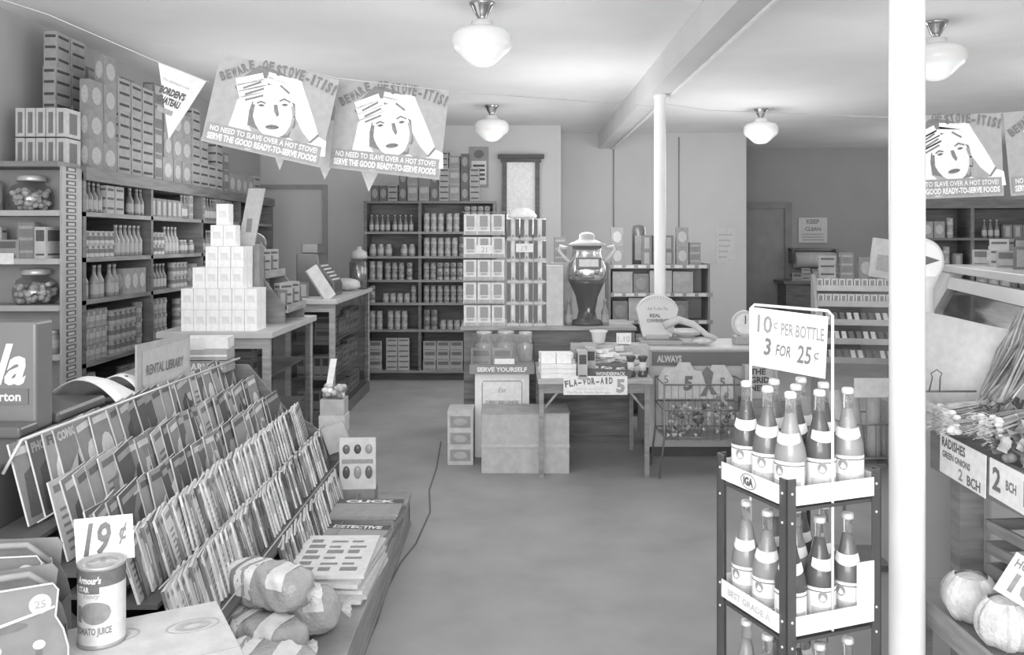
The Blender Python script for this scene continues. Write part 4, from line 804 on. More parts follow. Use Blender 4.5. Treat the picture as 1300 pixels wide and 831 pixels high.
# ---------------------------------------------------------------- hanging posters and pennants
def px2(pl, x, y):      # crop pixel of the printed picture to sheet coordinates
    a = Vector((715, 140)); b = Vector((-128, 548)); d = Vector((x-155, y-50)); D_ = a.x*b.y-a.y*b.x
    return ((d.x*b.y-d.y*b.x)/D_, 1-(a.x*d.y-a.y*d.x)/D_)
def poster(name, TL, TR, BR, BL, D, label, dz=0, group='printed posters on the string'):
    W3 = [P(*q, D) for q in (TL, TR, BR, BL)]; c = sum(W3, Vector())/4
    wd = ((W3[1]-W3[0]).length+(W3[2]-W3[3]).length)/2; hh = ((W3[0]-W3[3]).length+(W3[1]-W3[2]).length)/2
    ang = -math.atan2((W3[1]-W3[0]).z+(W3[2]-W3[3]).z, (W3[1]-W3[0]).x+(W3[2]-W3[3]).x)
    t = thing(name, label, 'poster', c, (0, ang, dz))
    bg = G('paper', .42); sk = G('paper', .86); hr = G('ink', .24); dk = G('ink', .24)
    MB().box(-wd/2, wd/2, 0, .003, -hh/2, hh/2, bg).build('sheet', t)
    mb = MB()
    def T(pts): return [((u-.5)*wd, (v-.5)*hh) for u, v in (px2(None, *p) for p in pts)]
    def pl(pts, m, l): mb.poly(T(pts)[::-1], m, -.0006*l)
    pl([(235, 260), (265, 205), (330, 160), (385, 118), (450, 130), (520, 160), (590, 200), (600, 300), (600, 480), (560, 560), (480, 560), (330, 500), (315, 400), (300, 330)], hr, 1)
    pl([(300, 640), (170, 560), (230, 400), (250, 335), (300, 300), (340, 345), (320, 400), (310, 480), (345, 555), (460, 590), (560, 560), (640, 610), (690, 580), (735, 545), (785, 575), (775, 670)], sk, 2)
    pl([(340+125+125*math.cos(t_), 400+165*math.sin(t_)) for t_ in [k_*PI/12 for k_ in range(24)]], sk, 3)
    pl([(575, 190), (640, 200), (655, 260), (700, 400), (740, 545), (690, 585), (640, 520), (600, 430), (600, 350), (520, 300), (500, 230)], sk, 4)
    for a, b in (((258, 225), (400, 190)), ((262, 262), (420, 222)), ((270, 300), (420, 262)), ((280, 335), (420, 300))): mb.stroke(T([a, b]), .034*wd/.53, sk, -.003)
    for a, b in (((290, 262), (395, 222)), ((300, 300), (410, 262)), ((300, 335), (405, 305)), ((515, 240), (565, 285))): mb.stroke(T([a, b]), .009*wd/.53, dk, -.0034)
    for a, b in (((440, 205), (560, 250)), ((450, 180), (600, 220))): mb.stroke(T([a, b]), .03*wd/.53, sk, -.0031)
    pl([(340, 360), (358, 362), (345, 420), (335, 490), (308, 495), (318, 420)], hr, 6)
    pl([(470, 360), (492, 358), (502, 420), (488, 435), (472, 400)], dk, 6)
    pl([(458+42*math.cos(t_), 498+15*math.sin(t_)) for t_ in [k_*PI/6 for k_ in range(12)]], dk, 6)
    mb.stroke(T([(420, 498), (458, 494), (498, 499)]), .003, INK, -.0042)
    for a, b, c_ in (((370, 352), (395, 342), (420, 352)), ((508, 335), (535, 322), (570, 340))): mb.stroke(T([a, b, c_]), .007*wd/.53, dk, -.004)
    for x_, y_ in ((396, 366), (538, 358)): pl([(x_+20*math.cos(t_), y_+8*math.sin(t_)) for t_ in [k_*PI/5 for k_ in range(10)]], dk, 6.5); pl([(x_+7*math.cos(t_), y_+7*math.sin(t_)) for t_ in [k_*PI/5 for k_ in range(10)]], INK, 7)
    mb.stroke(T([(585, 370), (592, 430), (575, 490), (545, 540)]), .012*wd/.53, G('ink', .4), -.004)
    pl([(575, 500), (610, 510), (650, 570), (600, 580), (560, 555)], G('paper', .4), 6); pl([(735, 532), (742, 545), (690, 590), (675, 588)], dk, 7)
    mb.poly([(-wd/2+.01, -hh/2+.012), (wd/2-.01, -hh/2+.012), (wd/2-.01, -hh/2+.075*hh/.38+.012), (-wd/2+.01, -hh/2+.075*hh/.38+.012)], G('paper', .35), -.0045)
    mb.build('printed_woman', t)
    lt = MB().arc('BEWARE OF', T([(155, 222), (250, 190), (340, 145), (400, 135), (470, 152)]), .036*hh/.38, G('ink', .22), -.005)
    lt.arc('STOVE-ITIS!', T([(485, 175), (560, 180), (650, 205), (740, 240), (840, 290)]), .042*hh/.38, G('ink', .22), -.005)
    lt.text("NO NEED TO SLAVE OVER A HOT STOVE!", 0, -hh/2+.055*hh/.38, .022*hh/.38, G('paper', .85), -.005, 'C', 0, .02, wd*.9)
    lt.text("SERVE THE GOOD READY-TO-SERVE FOODS", 0, -hh/2+.02*hh/.38, .025*hh/.38, G('paper', .85), -.005, 'C', 0, .04, wd*.92)
    lt.build('lettering', t)
poster('hanging_poster', (282, 69), (427, 99), (408, 214), (256, 178), 3.9, 'left poster of a worried woman holding her brow, hung nearest the pennant', .05)
poster('hanging_poster', (429, 99), (572, 116), (557, 228), (417, 213), 4.1, 'second poster of a worried woman, hung left of the ceiling lamp', -.05)
poster('hanging_poster', (1131, 149), (1268, 144), (1277, 248), (1140, 254), 4.0, 'poster of a worried woman half behind the front pole at right')
poster('hanging_poster', (1274, 143), (1410, 130), (1418, 236), (1283, 249), 4.0, 'poster of a worried woman cut off by the right edge of the picture')
def pennant(a, b, c, D, label, txt):
    A, B, C_ = (P(*q, D) for q in (a, b, c)); o = A; t = thing('paper_pennant', label, 'pennant', o)
    v = [(q-o) for q in (A, B, C_)]; pts = [(q.x, q.z) for q in v]
    MB().prism(pts, 0, .003, G('paper', .74)).build('sheet', t)
    if txt:
        an = math.atan2(pts[1][1], pts[1][0]); M_ = Matrix.Rotation(-an, 4, 'Y'); L1 = math.hypot(*pts[1])
        h = L1*.13
        MB().text("BORDEN'S", L1*.48, -L1*.52, h, INK, -.002, 'C', .1, .05, L1*.52, M_).text('CHATEAU', L1*.47, -L1*.7, h, INK, -.002, 'C', .1, .05, L1*.46, M_).text('The sandwich treat', L1*.48, -L1*.28, h*.4, G('ink', .4), -.002, 'C', .1, 0, L1*.55, M_).box(L1*.3, L1*.62, -.002, -.001, -L1*.88, -L1*.78, G('ink', .35), M_).build('lettering', t)
pennant((201, 79), (262, 103), (214, 177), 4.0, "white pennant lettered BORDEN'S CHATEAU at upper left", 1)
pennant((320, 120), (385, 138), (355, 216), 4.6, 'plain pennant tip showing under the left poster', 0)
pennant((380, 140), (447, 160), (412, 228), 4.6, 'plain pennant tip showing between the two posters', 0)
pennant((433, 150), (505, 170), (468, 243), 4.6, 'plain pennant tip showing under the second poster', 0)
tag(MB().tube([P(-60, -20, 3.8), P(60, 18, 3.9), P(201, 79, 4.0), P(265, 104, 4.0)], .0022, G('paint', .6)).tube([P(282, 69, 3.905), P(427, 99, 3.95), P(572, 116, 4.1), P(830, 135, 7.9)], .0022, G('paint', .6)).build('hanging_string'), 'thin string carrying the left posters and pennant', 'string')
tag(MB().tube([P(1131, 149, 4.01), P(1268, 144, 4.01), P(1420, 129, 4.01)], .0022, G('paint', .6)).tube([P(1131, 149, 4.01), P(900, 140, 8.5), P(845, 132, 7.9)], .0022, G('paint', .6)).build('hanging_string'), 'thin string carrying the posters right of the front pole', 'string')
# ---------------------------------------------------------------- soda bottle rack
RO = Vector((.745, 2.35, 0)); ua = Vector((-.357, .934, 0)); va = Vector((.934, .357, 0)); RA = math.atan2(.357, .934)
rk = thing('bottle_rack', 'dark tiered metal rack of soda bottles with white bands and a wire price sign', 'rack', RO, RA)   # local x along the right face, local y along the left face
S = .328; dm = G('metal', .12)
for x, y in ((0, 0), (S, 0), (0, S), (S, S)):
    sx = 1 if x == 0 else -1; sy_ = 1 if y == 0 else -1
    p_ = MB().box(min(x, x+sx*.032), max(x, x+sx*.032), min(y, y+sy_*.004), max(y, y+sy_*.004), 0, 1.1, dm).box(min(x, x+sx*.004), max(x, x+sx*.004), min(y, y+sy_*.032), max(y, y+sy_*.032), 0, 1.1, dm)
    rv = MB()
    for z in (1.06, .98, .71, .64, .36): rv.blob((x+sx*.018, y-sy_*.001, z), .004, .003, .004, G('metal', .8), 8, 6); rv.blob((x-sx*.001, y+sy_*.018, z), .003, .004, .004, G('metal', .8), 8, 6)
    rv.build('rivets', p_.build('corner_post', rk))
for z in (1.02, .66, .3): MB().box(.006, S-.006, .006, S-.006, z-.012, z-.002, dm).build('bottle_shelf', rk)
wb_ = G('enamel', .93)
for k_, z in enumerate((1.08, .725, .365)):
    for f in range(4):
        a0, a1 = .03, S-.03
        if f == 0: b = MB().box(a0, a1, -.004, -.001, z-.052, z, wb_)
        elif f == 1: b = MB().box(-.004, -.001, a0, a1, z-.052, z, wb_)
        elif f == 2: b = MB().box(a0, a1, S+.001, S+.004, z-.052, z, wb_)
        else: b = MB().box(S+.001, S+.004, a0, a1, z-.052, z, wb_)
        if f == 1:
            Mq = Tr(-.0045, S/2, z-.026)@Rz(-PI/2)
            if k_ == 0:
                n_ = 20; b.add([(q*math.cos(2*PI*j/n_), -.0005, q*.62*math.sin(2*PI*j/n_)) for q in (.036, .033) for j in range(n_)], [[j, (j+1) % n_, n_+(j+1) % n_, n_+j] for j in range(n_)], INK, Mq)
                b.text('IGA', 0, -.011, .022, INK, -.0008, 'C', 0, .05, .045, Mq)
            elif k_ == 1: b.text('BEST GRADE A', 0, -.009, .018, G('ink', .55), -.0008, 'C', 0, .02, .2, Mq)
        b.build('white_band', rk)
MB().box(S-.09, S-.03, -.005, -.002, .725, .845, wb_).build('white_band', rk)
wp = G('enamel', .95)
MB().tube([(.07, .25, .64), (.07, .25, 1.545), (.075, .245, 1.555), (.285, .03, 1.555), (.29, .025, 1.545), (.29, .025, .64)], .0045, wp, 8).build('sign_wire', rk) if 0 else None
iw = lambda p: (Matrix.Translation(RO)@Rz(RA)).inverted()@p
tl = P(953, 386, 2.62); trr = P(1057, 395, 2.42); bl_ = Vector((tl.x, tl.y, .66)); br_ = Vector((trr.x, trr.y, .66))
MB().tube([iw(bl_), iw(tl-Vector((0, 0, .012))), iw(tl+(trr-tl)*.05), iw(trr-(trr-tl)*.05), iw(trr-Vector((0, 0, .012))), iw(br_)], .0042, wp, 8).build('sign_wire', rk)
cc = thing('price_placard', 'white placard reading 10 cents per bottle hanging in the wire loop', 'sign', tl+(trr-tl)*.03-Vector((0, 0, .008)), (0, R(3), math.atan2(trr.y-tl.y, trr.x-tl.x)))
cw = (trr-tl).length*.92; chh = .175
MB().box(0, cw, -.0015, .0015, -chh, 0, G('paper', .95)).build('card', cc)
pi_ = G('ink', .3); pj = G('ink', .2)
MB().text('10', .02, -.07, .05, pi_, -.003, 'L', 0, .02, .05).text('¢', .075, -.055, .028, pi_, -.003, 'L').text('PER BOTTLE', .1, -.07, .035, pi_, -.003, 'L', 0, .02, cw*.56).text('3', .045, -.135, .048, pj, -.003, 'L', .1, .03, .025).text('FOR', .085, -.132, .032, pj, -.003, 'L', .2, .02, .05).text('25', .155, -.142, .05, pj, -.003, 'L', .1, .02, .045).text('¢', .208, -.125, .03, pj, -.003, 'L').build('lettering', cc)
def soda(tint, liquid, label, lab=.88):
    t = thing('soda_bottle', label, 'bottle', (0, 0, 0), 0, 'soda bottles in the rack')
    pr = [(.038, 0), (.043, .006), (.0435, .03), (.0435, .13), (.041, .15), (.031, .18), (.021, .215), (.0145, .25), (.0135, .285), (.015, .288), (.015, .298), (.0125, .3)]
    MB().lathe(pr, G('glass', tint), 26).build('glass_body', t)
    MB().lathe([(.036, .006), (.0405, .012), (.0405, .13), (.038, .148), (.028, .18), (.018, .215), (.0115, .245), (0, .246)], G('enamel', liquid), 22).build('liquid', t)
    m_ = MB(); n = 14; z0, z1 = .035, .118
    def band(ra, za, zb, r, m, y=0):
        vs = [(r*math.sin(a), -r*math.cos(a), z) for z in (za, zb) for a in [R(-ra+2*ra*j/n) for j in range(n+1)]]
        m_.add(vs, [[j, j+1, n+2+j, n+1+j] for j in range(n)], m, None, True)
    band(78, z0, z1, .0446, G('paper', lab)); band(78, z1-.012, z1-.009, .045, INK); band(60, z0+.004, z0+.03, .045, G('ink', .5))
    m_.add([(.0452*math.sin(a+.0)-.0, -.0452*math.cos(a), z0+.058+.016*math.sin(b)) for b in [k_*PI/6 for k_ in range(12)] for a in [.3*math.cos(b)-.35]], [list(range(12))], G('ink', .3))
    m_.build('bottle_label', t)
    m_ = MB()
    vs = []
    for j in range(n+1):
        a = R(-70+140*j/n); sag = .012*math.cos(a*1.3)
        for z in (.172-sag*.8, .196-sag*.3): r = .0345-(z-.17)*.26+.0025; vs.append((r*math.sin(a), -r*math.cos(a), z))
    m_.add(vs, [[2*j, 2*j+2, 2*j+3, 2*j+1] for j in range(n)], G('paper', .9), None, True).build('neck_label', t)
    MB().lathe([(.0165, .289), (.017, .292), (.016, .303), (.012, .306), (0, .3065)], G('metal', .85), 18).build('bottle_cap', t)
    return t
kinds = [soda(.75, .1, 'dark soda bottle'), soda(.9, .42, 'clear ginger ale bottle'), soda(.85, .2, 'dim soda bottle')]
used = set()
pat = [[1, 0, 1], [2, 0, 0], [0, 2, 1]]
tn_ = ['top', 'middle', 'bottom']; cn = ['nearest', 'second', 'last']
RM = Matrix.Translation(RO)@Rz(RA)
for ti, z in enumerate((1.02, .66, .3)):
    for i in range(3):
        for j in range(3):
            k_ = pat[i][j] if ti == 0 else (1 if i*3+j in (1, 3, 6, 5, 0, 4) and ti == 1 else rnd.choice((0, 1, 2)))
            if ti == 1 and i == 0: k_ = (0, 0, 2)[j]
            p = RM@Vector((.062+j*.101, .062+i*.101, z)); la = '%s, %s tier, %s column along right face, %s row back' % (('dark soda bottle', 'clear ginger ale bottle', 'dim soda bottle')[k_], tn_[ti], cn[j], cn[i])
            rz = rnd.uniform(-.7, .3)
            if k_ in used: dup(kinds[k_], p, rz, la)
            else: kinds[k_].location = p; kinds[k_].rotation_euler = (0, 0, rz); kinds[k_]['label'] = la; used.add(k_)
for k_ in range(3):
    if k_ not in used: pass
# ---------------------------------------------------------------- produce stand at the right
ps = thing('produce_stand', 'dark wooden produce stand at the right with a sloping bin', 'stand', (0, 0, 0))
MB().box(1.65, 1.68, 1.5, 3.42, .855, 1.0, G('wood', .22)).build('side_board', ps, bevel=.003); MB().box(1.68, 2.5, 3.39, 3.42, .855, 1.04, G('wood', .22)).build('end_board', ps)
MB().box(1.68, 2.5, 1.5, 3.39, .86, .88, G('wood', .3)).build('bin_floor', ps); MB().box(1.7, 2.5, 1.5, 3.36, .88, .98, G('leaf', .2)).build('bedding', ps)['kind'] = 'stuff'
for y in (3.32, 1.6): MB().box(1.68, 1.77, y-.07, y, 0, .86, G('wood', .24)).build('post', ps)
MB().box(1.43, 2.4, 1.5, 3.2, .46, .5, G('wood', .3)).box(1.415, 1.43, 1.5, 3.2, .44, .52, G('wood', .34)).build('lower_shelf', ps)
for y in (3.12, 1.6): MB().box(1.44, 1.5, y-.03, y+.03, 0, .46, G('wood', .2)).build('short_leg', ps)
n = 20; vs = []
for i in range(n+1):
    u = i/n; x = 1.66+u*.95; top = 1.46-.075*math.sin(PI*min(1, u/.95))**1.5 if u < .95 else 1.46
    y = 3.55-.1*math.sin(PI*u)
    vs += [(x, y, 1.0), (x, y, 1.2), (x, y+.0, top)]
o = MB().add(vs, [[i*3+j, (i+1)*3+j, (i+1)*3+j+1, i*3+j+1] for i in range(n) for j in range(2)], G('paper', .6), None, True).build('backing_sheet', ps)
s_ = o.modifiers.new('s', 'SOLIDIFY'); s_.thickness = .006
MB().tube([(1.5, 3.36, 1.165), (1.8, 3.36, 1.165)], .004, G('metal', .2)).tube([(1.615, 3.355, 1.165), (1.628, 3.355, 1.22), (1.622, 3.355, 1.235), (1.645, 3.355, 1.25), (1.665, 3.355, 1.235), (1.658, 3.355, 1.22), (1.656, 3.355, 1.165)], .0025, G('metal', .15)).build('wire_holder', ps)
def card(loc, rot, w_, h, lines, label, nm='price_card'):
    t = thing(nm, label, 'sign', loc, rot); MB().box(0, w_, -.0015, .0015, 0, h, G('paper', .92)).build('card', t)
    mb = MB()
    for (s, x, z, hh, wd, ink, shr) in lines: mb.text(s, x, z, hh, G('ink', ink*.7), -.0025, 'L', shr, .03, wd)
    mb.build('lettering', t); return t
card((1.645, 3.33, .865), (0, R(2), R(-90)), .32, .15, [('RADISHES', .015, .105, .034, .17, .25, 0), ('GREEN ONIONS', .02, .065, .024, .2, .3, .1), ('2', .14, .012, .04, .03, .5, 0), ('BCH', .2, .01, .035, .09, .3, 0)], 'white card lettered RADISHES GREEN ONIONS on the produce stand edge')
card((1.645, 2.985, .875), (0, R(2), R(-90)), .34, .13, [('2', .02, .03, .075, .05, .3, 0), ('BCH', .1, .05, .032, .06, .35, 0), ('10', .2, .03, .08, .1, .4, 0)], 'white card lettered 2 BCH at the right edge of the stand')
card(P(1261, 747, 2.48), (R(0), R(31), R(-5)), .22, .125, [('HOME', .012, .088, .024, .08, .35, 0), ('10', .03, .018, .055, .08, .45, 0)], 'tilted white price card above the cabbages')
def bunch(loc, rz, n, label, lf=.42, up=.35):
    t = thing('green_onion_bunch', label, 'vegetable', loc, rz); b = MB(); l = MB()
    for k_ in range(n):
        y0 = rnd.uniform(-.07, .07); z0 = rnd.uniform(0, .07); sp = rnd.uniform(-.25, .25)
        b.blob((-.16+rnd.uniform(-.02, .02), y0*.8, z0+.02), .016, .011, .011, G('food', .78), 8, 6)
        pts = [(-.15, y0*.8, z0+.02), (-.07, y0*.5, z0+.035), (-.02, y0*.3, z0*.7+.06), (.03+lf*.3, sp*.2+y0, .1+up*rnd.uniform(.25, .45)), (.06+lf*rnd.uniform(.4, .9), sp*.4+y0, .1+up*rnd.uniform(.4, .95))]
        l.tube(pts, .0065, G('leaf', rnd.choice((.22, .32, .5))), 5, None, .0035)
    for k_ in range(n*3): a = rnd.random()*6.28; l_ = .04; p = Vector((-.17, rnd.uniform(-.06, .06), rnd.uniform(.01, .1))); b.tube([p, p+Vector((-l_, rnd.uniform(-.02, .02), rnd.uniform(-.02, .02)))], .0009, G('food', .7), 3)
    b.build('bulbs', t); l.build('leaves', t)
bunch((1.78, 3.28, 1.03), R(-10), 34, 'bunch of green onions at the far corner of the stand', .2, .5)
bunch((1.77, 3.14, 1.03), R(-14), 34, 'bunch of green onions leaning over the first bunch', .16, .6)
bunch((1.81, 3.02, 1.05), R(8), 26, 'bunch of green onions nearest the camera on the stand', .2, .4)
def rad(loc, label):
    t = thing('radish_bunch', label, 'vegetable', loc, rnd.random()*3); l = MB(); b = MB()
    for k_ in range(10): a = rnd.random()*6.28; b.blob((.06*math.cos(a), .06*math.sin(a), .02+rnd.random()*.03), .018, .018, .018, G('food', .3), 9, 7)
    for k_ in range(46):
        a = rnd.random()*6.28; e = rnd.uniform(.05, .11); c = Vector((e*math.cos(a), e*math.sin(a), rnd.uniform(.04, .13))); w_ = rnd.uniform(.018, .032)
        M_ = Tr(*c)@Euler((rnd.uniform(-1, 1), rnd.uniform(-1, 1), a)).to_matrix().to_4x4()
        l.add([(w_*r*math.cos(q), w_*.7*r*math.sin(q), .008*math.sin(q*3)) for q, r in [(k2*PI/5, 1+.25*(k2 % 2)) for k2 in range(10)]]+[(0, 0, -.006)], [[k2, (k2+1) % 10, 10] for k2 in range(10)], G('leaf', rnd.choice((.25, .4, .5))), M_, True)
    b.build('radishes', t); l.build('leaves', t)
for k_, (x, y) in enumerate(((1.73, 2.95), (1.78, 2.84), (1.92, 2.76), (1.74, 2.72), (1.84, 2.94), (1.8, 3.08))):
    rad((x, y, .985+.03*(k_ % 3)), 'leafy bunch of radishes on the stand, %s from the far end' % ('second', 'third', 'fourth', 'fifth', 'sixth', 'first')[k_])
for k_, (x, y, z) in enumerate(((1.73, 2.84, 1.06), (1.74, 2.74, 1.03))):
    t = thing('celery_heart', ('white celery stalk on the radish leaves at the right edge', 'lower white celery stalk at the right edge')[k_], 'vegetable', (x, y, z), R(70+12*k_))
    MB().tube([(-.13, 0, .03), (-.09, 0, .035), (0, 0, .035), (.15, 0, .03)], .028, G('food', .85), 12, None, .022).blob((-.13, 0, .03), .03, .028, .028, G('food', .88), 12, 8).build('stalk', t)
    MB().tube([(.12, 0, .03), (.22, .02, .05)], .015, G('leaf', .5), 6).build('leaves', t)
def cabbage(loc, r, rot, label):
    t = thing('cabbage', label, 'vegetable', loc, rot)
    MB().blob((0, 0, r*.95), r, r*.97, r*.93, G('food', .62), 24, 16, .03).build('head', t)
    for k_ in range(5):
        a = k_*1.3; vs = []; n_ = 8
        for i in range(n_+1):
            for j in range(n_+1):
                th = (i/n_-.5)*1.7+a; ph = -.9+1.9*j/n_; rr = r*(1.03+.03*math.sin(6*th+k_)+.05*(abs(i/n_-.5)*2)**3+(.05*(j/n_)**4))
                vs.append((rr*math.cos(ph)*math.cos(th), rr*math.cos(ph)*math.sin(th), r*.95+rr*.93*math.sin(ph)))
        MB().add(vs, [[i*(n_+1)+j, (i+1)*(n_+1)+j, (i+1)*(n_+1)+j+1, i*(n_+1)+j+1] for i in range(n_) for j in range(n_)], G('food', (.7, .62, .75, .66, .7)[k_]), None, True).build('outer_leaf', t)
cabbage((1.505, 2.84, .5), .085, .3, 'pale cabbage at the left end of the lower shelf'); cabbage((1.51, 2.65, .5), .085, 1.2, 'pale cabbage in front, at the bottom right')
cabbage((1.68, 2.82, .5), .085, 2.2, 'cabbage behind, beside the tilted price card'); cabbage((1.69, 2.64, .5), .085, .9, 'cabbage cut off by the right edge')
cr_ = thing('wire_crate', 'dim slatted crate under the produce bin', 'crate', (2.0, 3.0, .5), R(5))
m_ = MB()
for z in (.03, .11, .19): m_.box(-.25, .25, -.2, -.188, z, z+.04, G('wood', .3)).box(-.25, .25, .188, .2, z, z+.04, G('wood', .25)).box(-.25, -.238, -.19, .19, z, z+.04, G('wood', .3)).box(.238, .25, -.19, .19, z, z+.04, G('wood', .25))
m_.box(-.25, .25, -.2, .2, 0, .01, G('wood', .2)).build('slats', cr_)
for k_ in range(9): tag(MB().tube([(-.09, 0, 0), (-.06, 0, .01), (.02, .01, .015), (.11, 0, 0)], .022, G('food', (.3, .45, .55)[k_ % 3]), 9, None, .008).build('root_vegetable', None, (1.85+.04*k_, 2.9+.05*(k_ % 3), .545+.03*(k_ % 3)), (0, 0, rnd.random()*3)), 'tapering root vegetable in the crate under the bin', 'vegetable', 'roots in the crate')
# ---------------------------------------------------------------- foreground left: carton, juice can, drink carriers
bxu = Vector((-.875, -.485, 0)); bxw = Vector((.485, -.875, 0)); ang = math.atan2(.485, .875)
co = thing('cardboard_case', 'plain cardboard case in the bottom left foreground', 'box', (-.78, 2.29, 0), ang)   # local -x along the back edge, -y toward the camera
MB().box(-.36, 0, -.6, 0, .5, .8, G('card', .55)).build('body', co, bevel=.004)
MB().box(-.36, 0, -.3, -.298, .8, .801, G('ink', .35)).build('flap_seam', co)
m_ = MB()
for (x, y) in ((-.08, -.13), (-.26, -.1), (-.18, -.36)):
    for q, w_, v in ((.06, .003, .4), (.022, .02, .42)): nn = 20; m_.add([((q+e)*math.cos(2*PI*j/nn)+x, (q+e)*.6*math.sin(2*PI*j/nn)+y, .8015) for e in (0, w_) for j in range(nn)], [[j, (j+1) % nn, nn+(j+1) % nn, nn+j] for j in range(nn)], G('ink', v))
m_.build('printed_rings', co)
co2 = tag(MB().box(-.42, .02, -.62, .01, 0, .5, G('card', .4)).build('cardboard_case', None, (-.78, 2.29, 0), (0, 0, ang), bevel=.004), 'larger cardboard case on the floor carrying the foreground case', 'box')
tc = thing('juice_can', 'large tomato juice can standing on the foreground cardboard case', 'can', (-.975, 2.06, .8))
r, h = .054, .19; cm = G('metal', .4); w0 = G('paper', .62); d0 = G('ink', .15)
MB().lathe([(r, 0), (r, .006), (r*.975, .01), (r*.975, h-.045), (r*.975, h-.008), (r, h-.005), (r, h), (r*.93, h), (r*.93, h-.006), (r*.6, h-.006), (r*.57, h-.003), (0, h-.003)], cm, 40, ms=[cm, cm, w0, d0, cm, cm, cm, cm, cm, cm, cm]).build('can_body', tc)
def wrap(mb, pts, rr, m): mb.add([(rr*math.sin(a/rr), -rr*math.cos(a/rr), z) for a, z in pts], [list(range(len(pts)))], m)
def wtext(mb, s, x, z, h_, wd, m, rr, shr=0):
    vs, fs_, w_ = glyph(s, shr, .04); mb.add([(rr*math.sin((x-wd/2+a*wd/w_)/rr), -rr*math.cos((x-wd/2+a*wd/w_)/rr), z+b*h_) for a, b in vs], fs_, m)
mb = MB(); RR = r*.975
for k_ in range(10): a0 = -.042+.006*k_; wrap(mb, [(a0, h-.06), (a0+.006, h-.06), (a0+.006, h-.044), (a0, h-.044)], RR+.0004, d0)
hg = lambda x: math.sqrt(max(0, 1-(x/.036)**2))*.026
for k_ in range(18): a0 = -.036+.004*k_; cx_ = .008; wrap(mb, [(a0+cx_, .085-hg(a0)), (a0+.004+cx_, .085-hg(a0+.004)), (a0+.004+cx_, .085+hg(a0+.004)), (a0+cx_, .085+hg(a0))], RR+.0005, G('ink', .27))
wrap(mb, [(-.042, .062), (-.026, .062), (-.026, .1), (-.042, .1)], RR+.0006, G('ink', .3))
wtext(mb, 'TOMATO JUICE', 0, .036, .015, .09, G('ink', .25), RR+.0006); wtext(mb, "Armour's", -.008, h-.036, .015, .06, G('paper', .7), RR+.0008, .2); wtext(mb, 'STAR', -.02, h-.056, .012, .03, G('paper', .7), RR+.0008); wtext(mb, 'Fancy', -.0, .12, .01, .04, G('ink', .4), RR+.0006, .2)
mb.build('printed_label', tc)
card(P(97, 715, 2.12)+Vector((0, .0, 0)), (0, R(-3), R(10)), .135, .108, [('19', .018, .018, .076, .066, .25, .3), ('¢', .1, .05, .042, .022, .3, .15)], 'white card handwritten 19 cents behind the juice can')
cs_ = tag(MB().box(-1.62, -1.14, 1.5, 2.12, 0, .78, G('paint', .1)).build('wooden_crate', None, bevel=.006), 'dark wooden crate under the bottle carriers at the bottom left', 'crate')
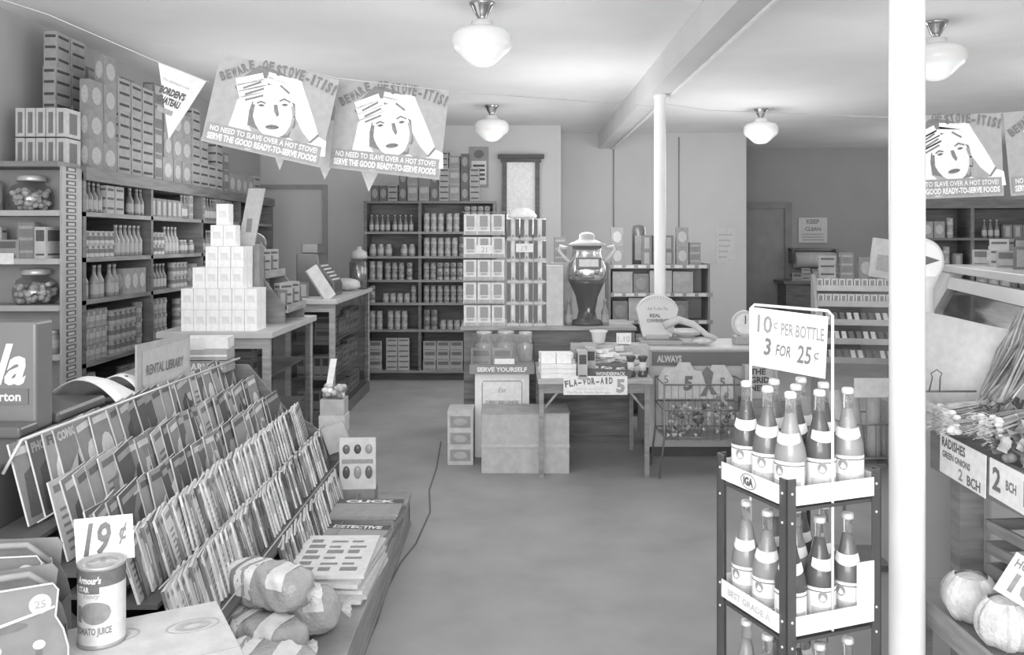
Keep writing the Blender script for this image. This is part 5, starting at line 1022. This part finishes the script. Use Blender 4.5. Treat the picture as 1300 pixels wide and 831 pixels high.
def carrier(loc, rz, label, ti):
    t = thing('bottle_carrier', label, 'bottle carrier', loc, (ti, 0, rz))
    W = .135; out = [(-W, 0), (W, 0), (W, .1), (W*.93, .14), (W*.82, .17), (W*.86, .225), (W*.78, .24), (-W*.78, .24), (-W*.86, .225), (-W*.82, .17), (-W*.93, .14), (-W, .1)]
    c = G('card', .2)
    MB().prism(out, -.065, -.062, c).build('front_panel', t); MB().prism(out, .062, .065, G('card', .24)).build('back_panel', t)
    MB().box(-W, -W+.003, -.062, .062, 0, .1, c).box(W-.003, W, -.062, .062, 0, .1, c).box(-W, W, -.062, .062, 0, .003, c).build('tray', t)
    MB().tube([(-W*.82, 0, .2), (-.06, 0, .245), (.06, 0, .245), (W*.82, 0, .2)], .008, G('card', .28)).build('handle', t)
    mb = MB(); mb.tube([(q[0], -.066, q[1]) for q in out[1:]+[out[0]]], .0022, G('paper', .55), 5)
    for s_ in (-1, 1):
        mb.poly([(s_*.082+.021*math.cos(q), .2+.021*math.sin(q)) for q in [k_*PI/9 for k_ in range(18)]], G('paper', .6), -.0655)
        mb.text('25', s_*.082, .192, .016, G('ink', .3), -.0662, 'C', 0, .03)
    mb.poly([(.06*math.cos(q), .16+.012*math.sin(q)) for q in [k_*PI/8 for k_ in range(16)]], G('ink', .15), -.0655)
    mb.tube([(-.11, -.066, .12), (0, -.066, .165), (.11, -.066, .19)], .0035, G('paper', .65), 6)
    mb.text('Coca-Cola', 0, .02, .045, G('paper', .5), -.0658, 'C', .35, .01, .2)
    for k_ in range(3): mb.poly([(-.08+k_*.08+.012*math.cos(q), .115+.01*math.sin(q)) for q in [k2*PI/6 for k2 in range(12)]], G('paper', .6), -.0655); mb.poly([(-.088+k_*.08, .075), (-.072+k_*.08, .075), (-.074+k_*.08, .105), (-.086+k_*.08, .105)], G('ink', .14), -.0655)
    mb.build('printed_front', t)
    M0 = Tr(*loc)@Euler((ti, 0, rz)).to_matrix().to_4x4(); first = None
    for a in range(3):
        for b in range(2):
            p = M0@Vector((-.088+a*.088, -.031+b*.062, .004)); la = 'small cola bottle in the %s, %s column, %s row' % (label.split(' of')[0], ('left', 'middle', 'right')[a], ('front', 'rear')[b])
            if carrier.proto is None:
                o = thing('cola_bottle', la, 'bottle', p, (ti, 0, rz), 'cola bottles in the carriers')
                MB().lathe([(.026, 0), (.029, .01), (.0275, .05), (.03, .085), (.025, .13), (.014, .165), (.012, .185), (.0135, .188)], G('glass', .45), 18).build('glass_body', o)
                MB().lathe([(.024, .004), (.026, .05), (.028, .085), (.022, .13), (0, .135)], G('enamel', .08), 14).build('liquid', o)
                MB().lathe([(.0155, .183), (.016, .186), (.014, .195), (0, .196)], G('metal', .8), 16).build('bottle_cap', o); carrier.proto = o
            else: dup(carrier.proto, p, (ti, 0, rz), la)
carrier.proto = None
carrier((-1.1, 1.85, .782), R(28), 'front cola carrier of the pair at the bottom left', R(0))
carrier((-1.21, 2.05, .782), R(8), 'rear cola carrier of the pair at the bottom left', R(0))
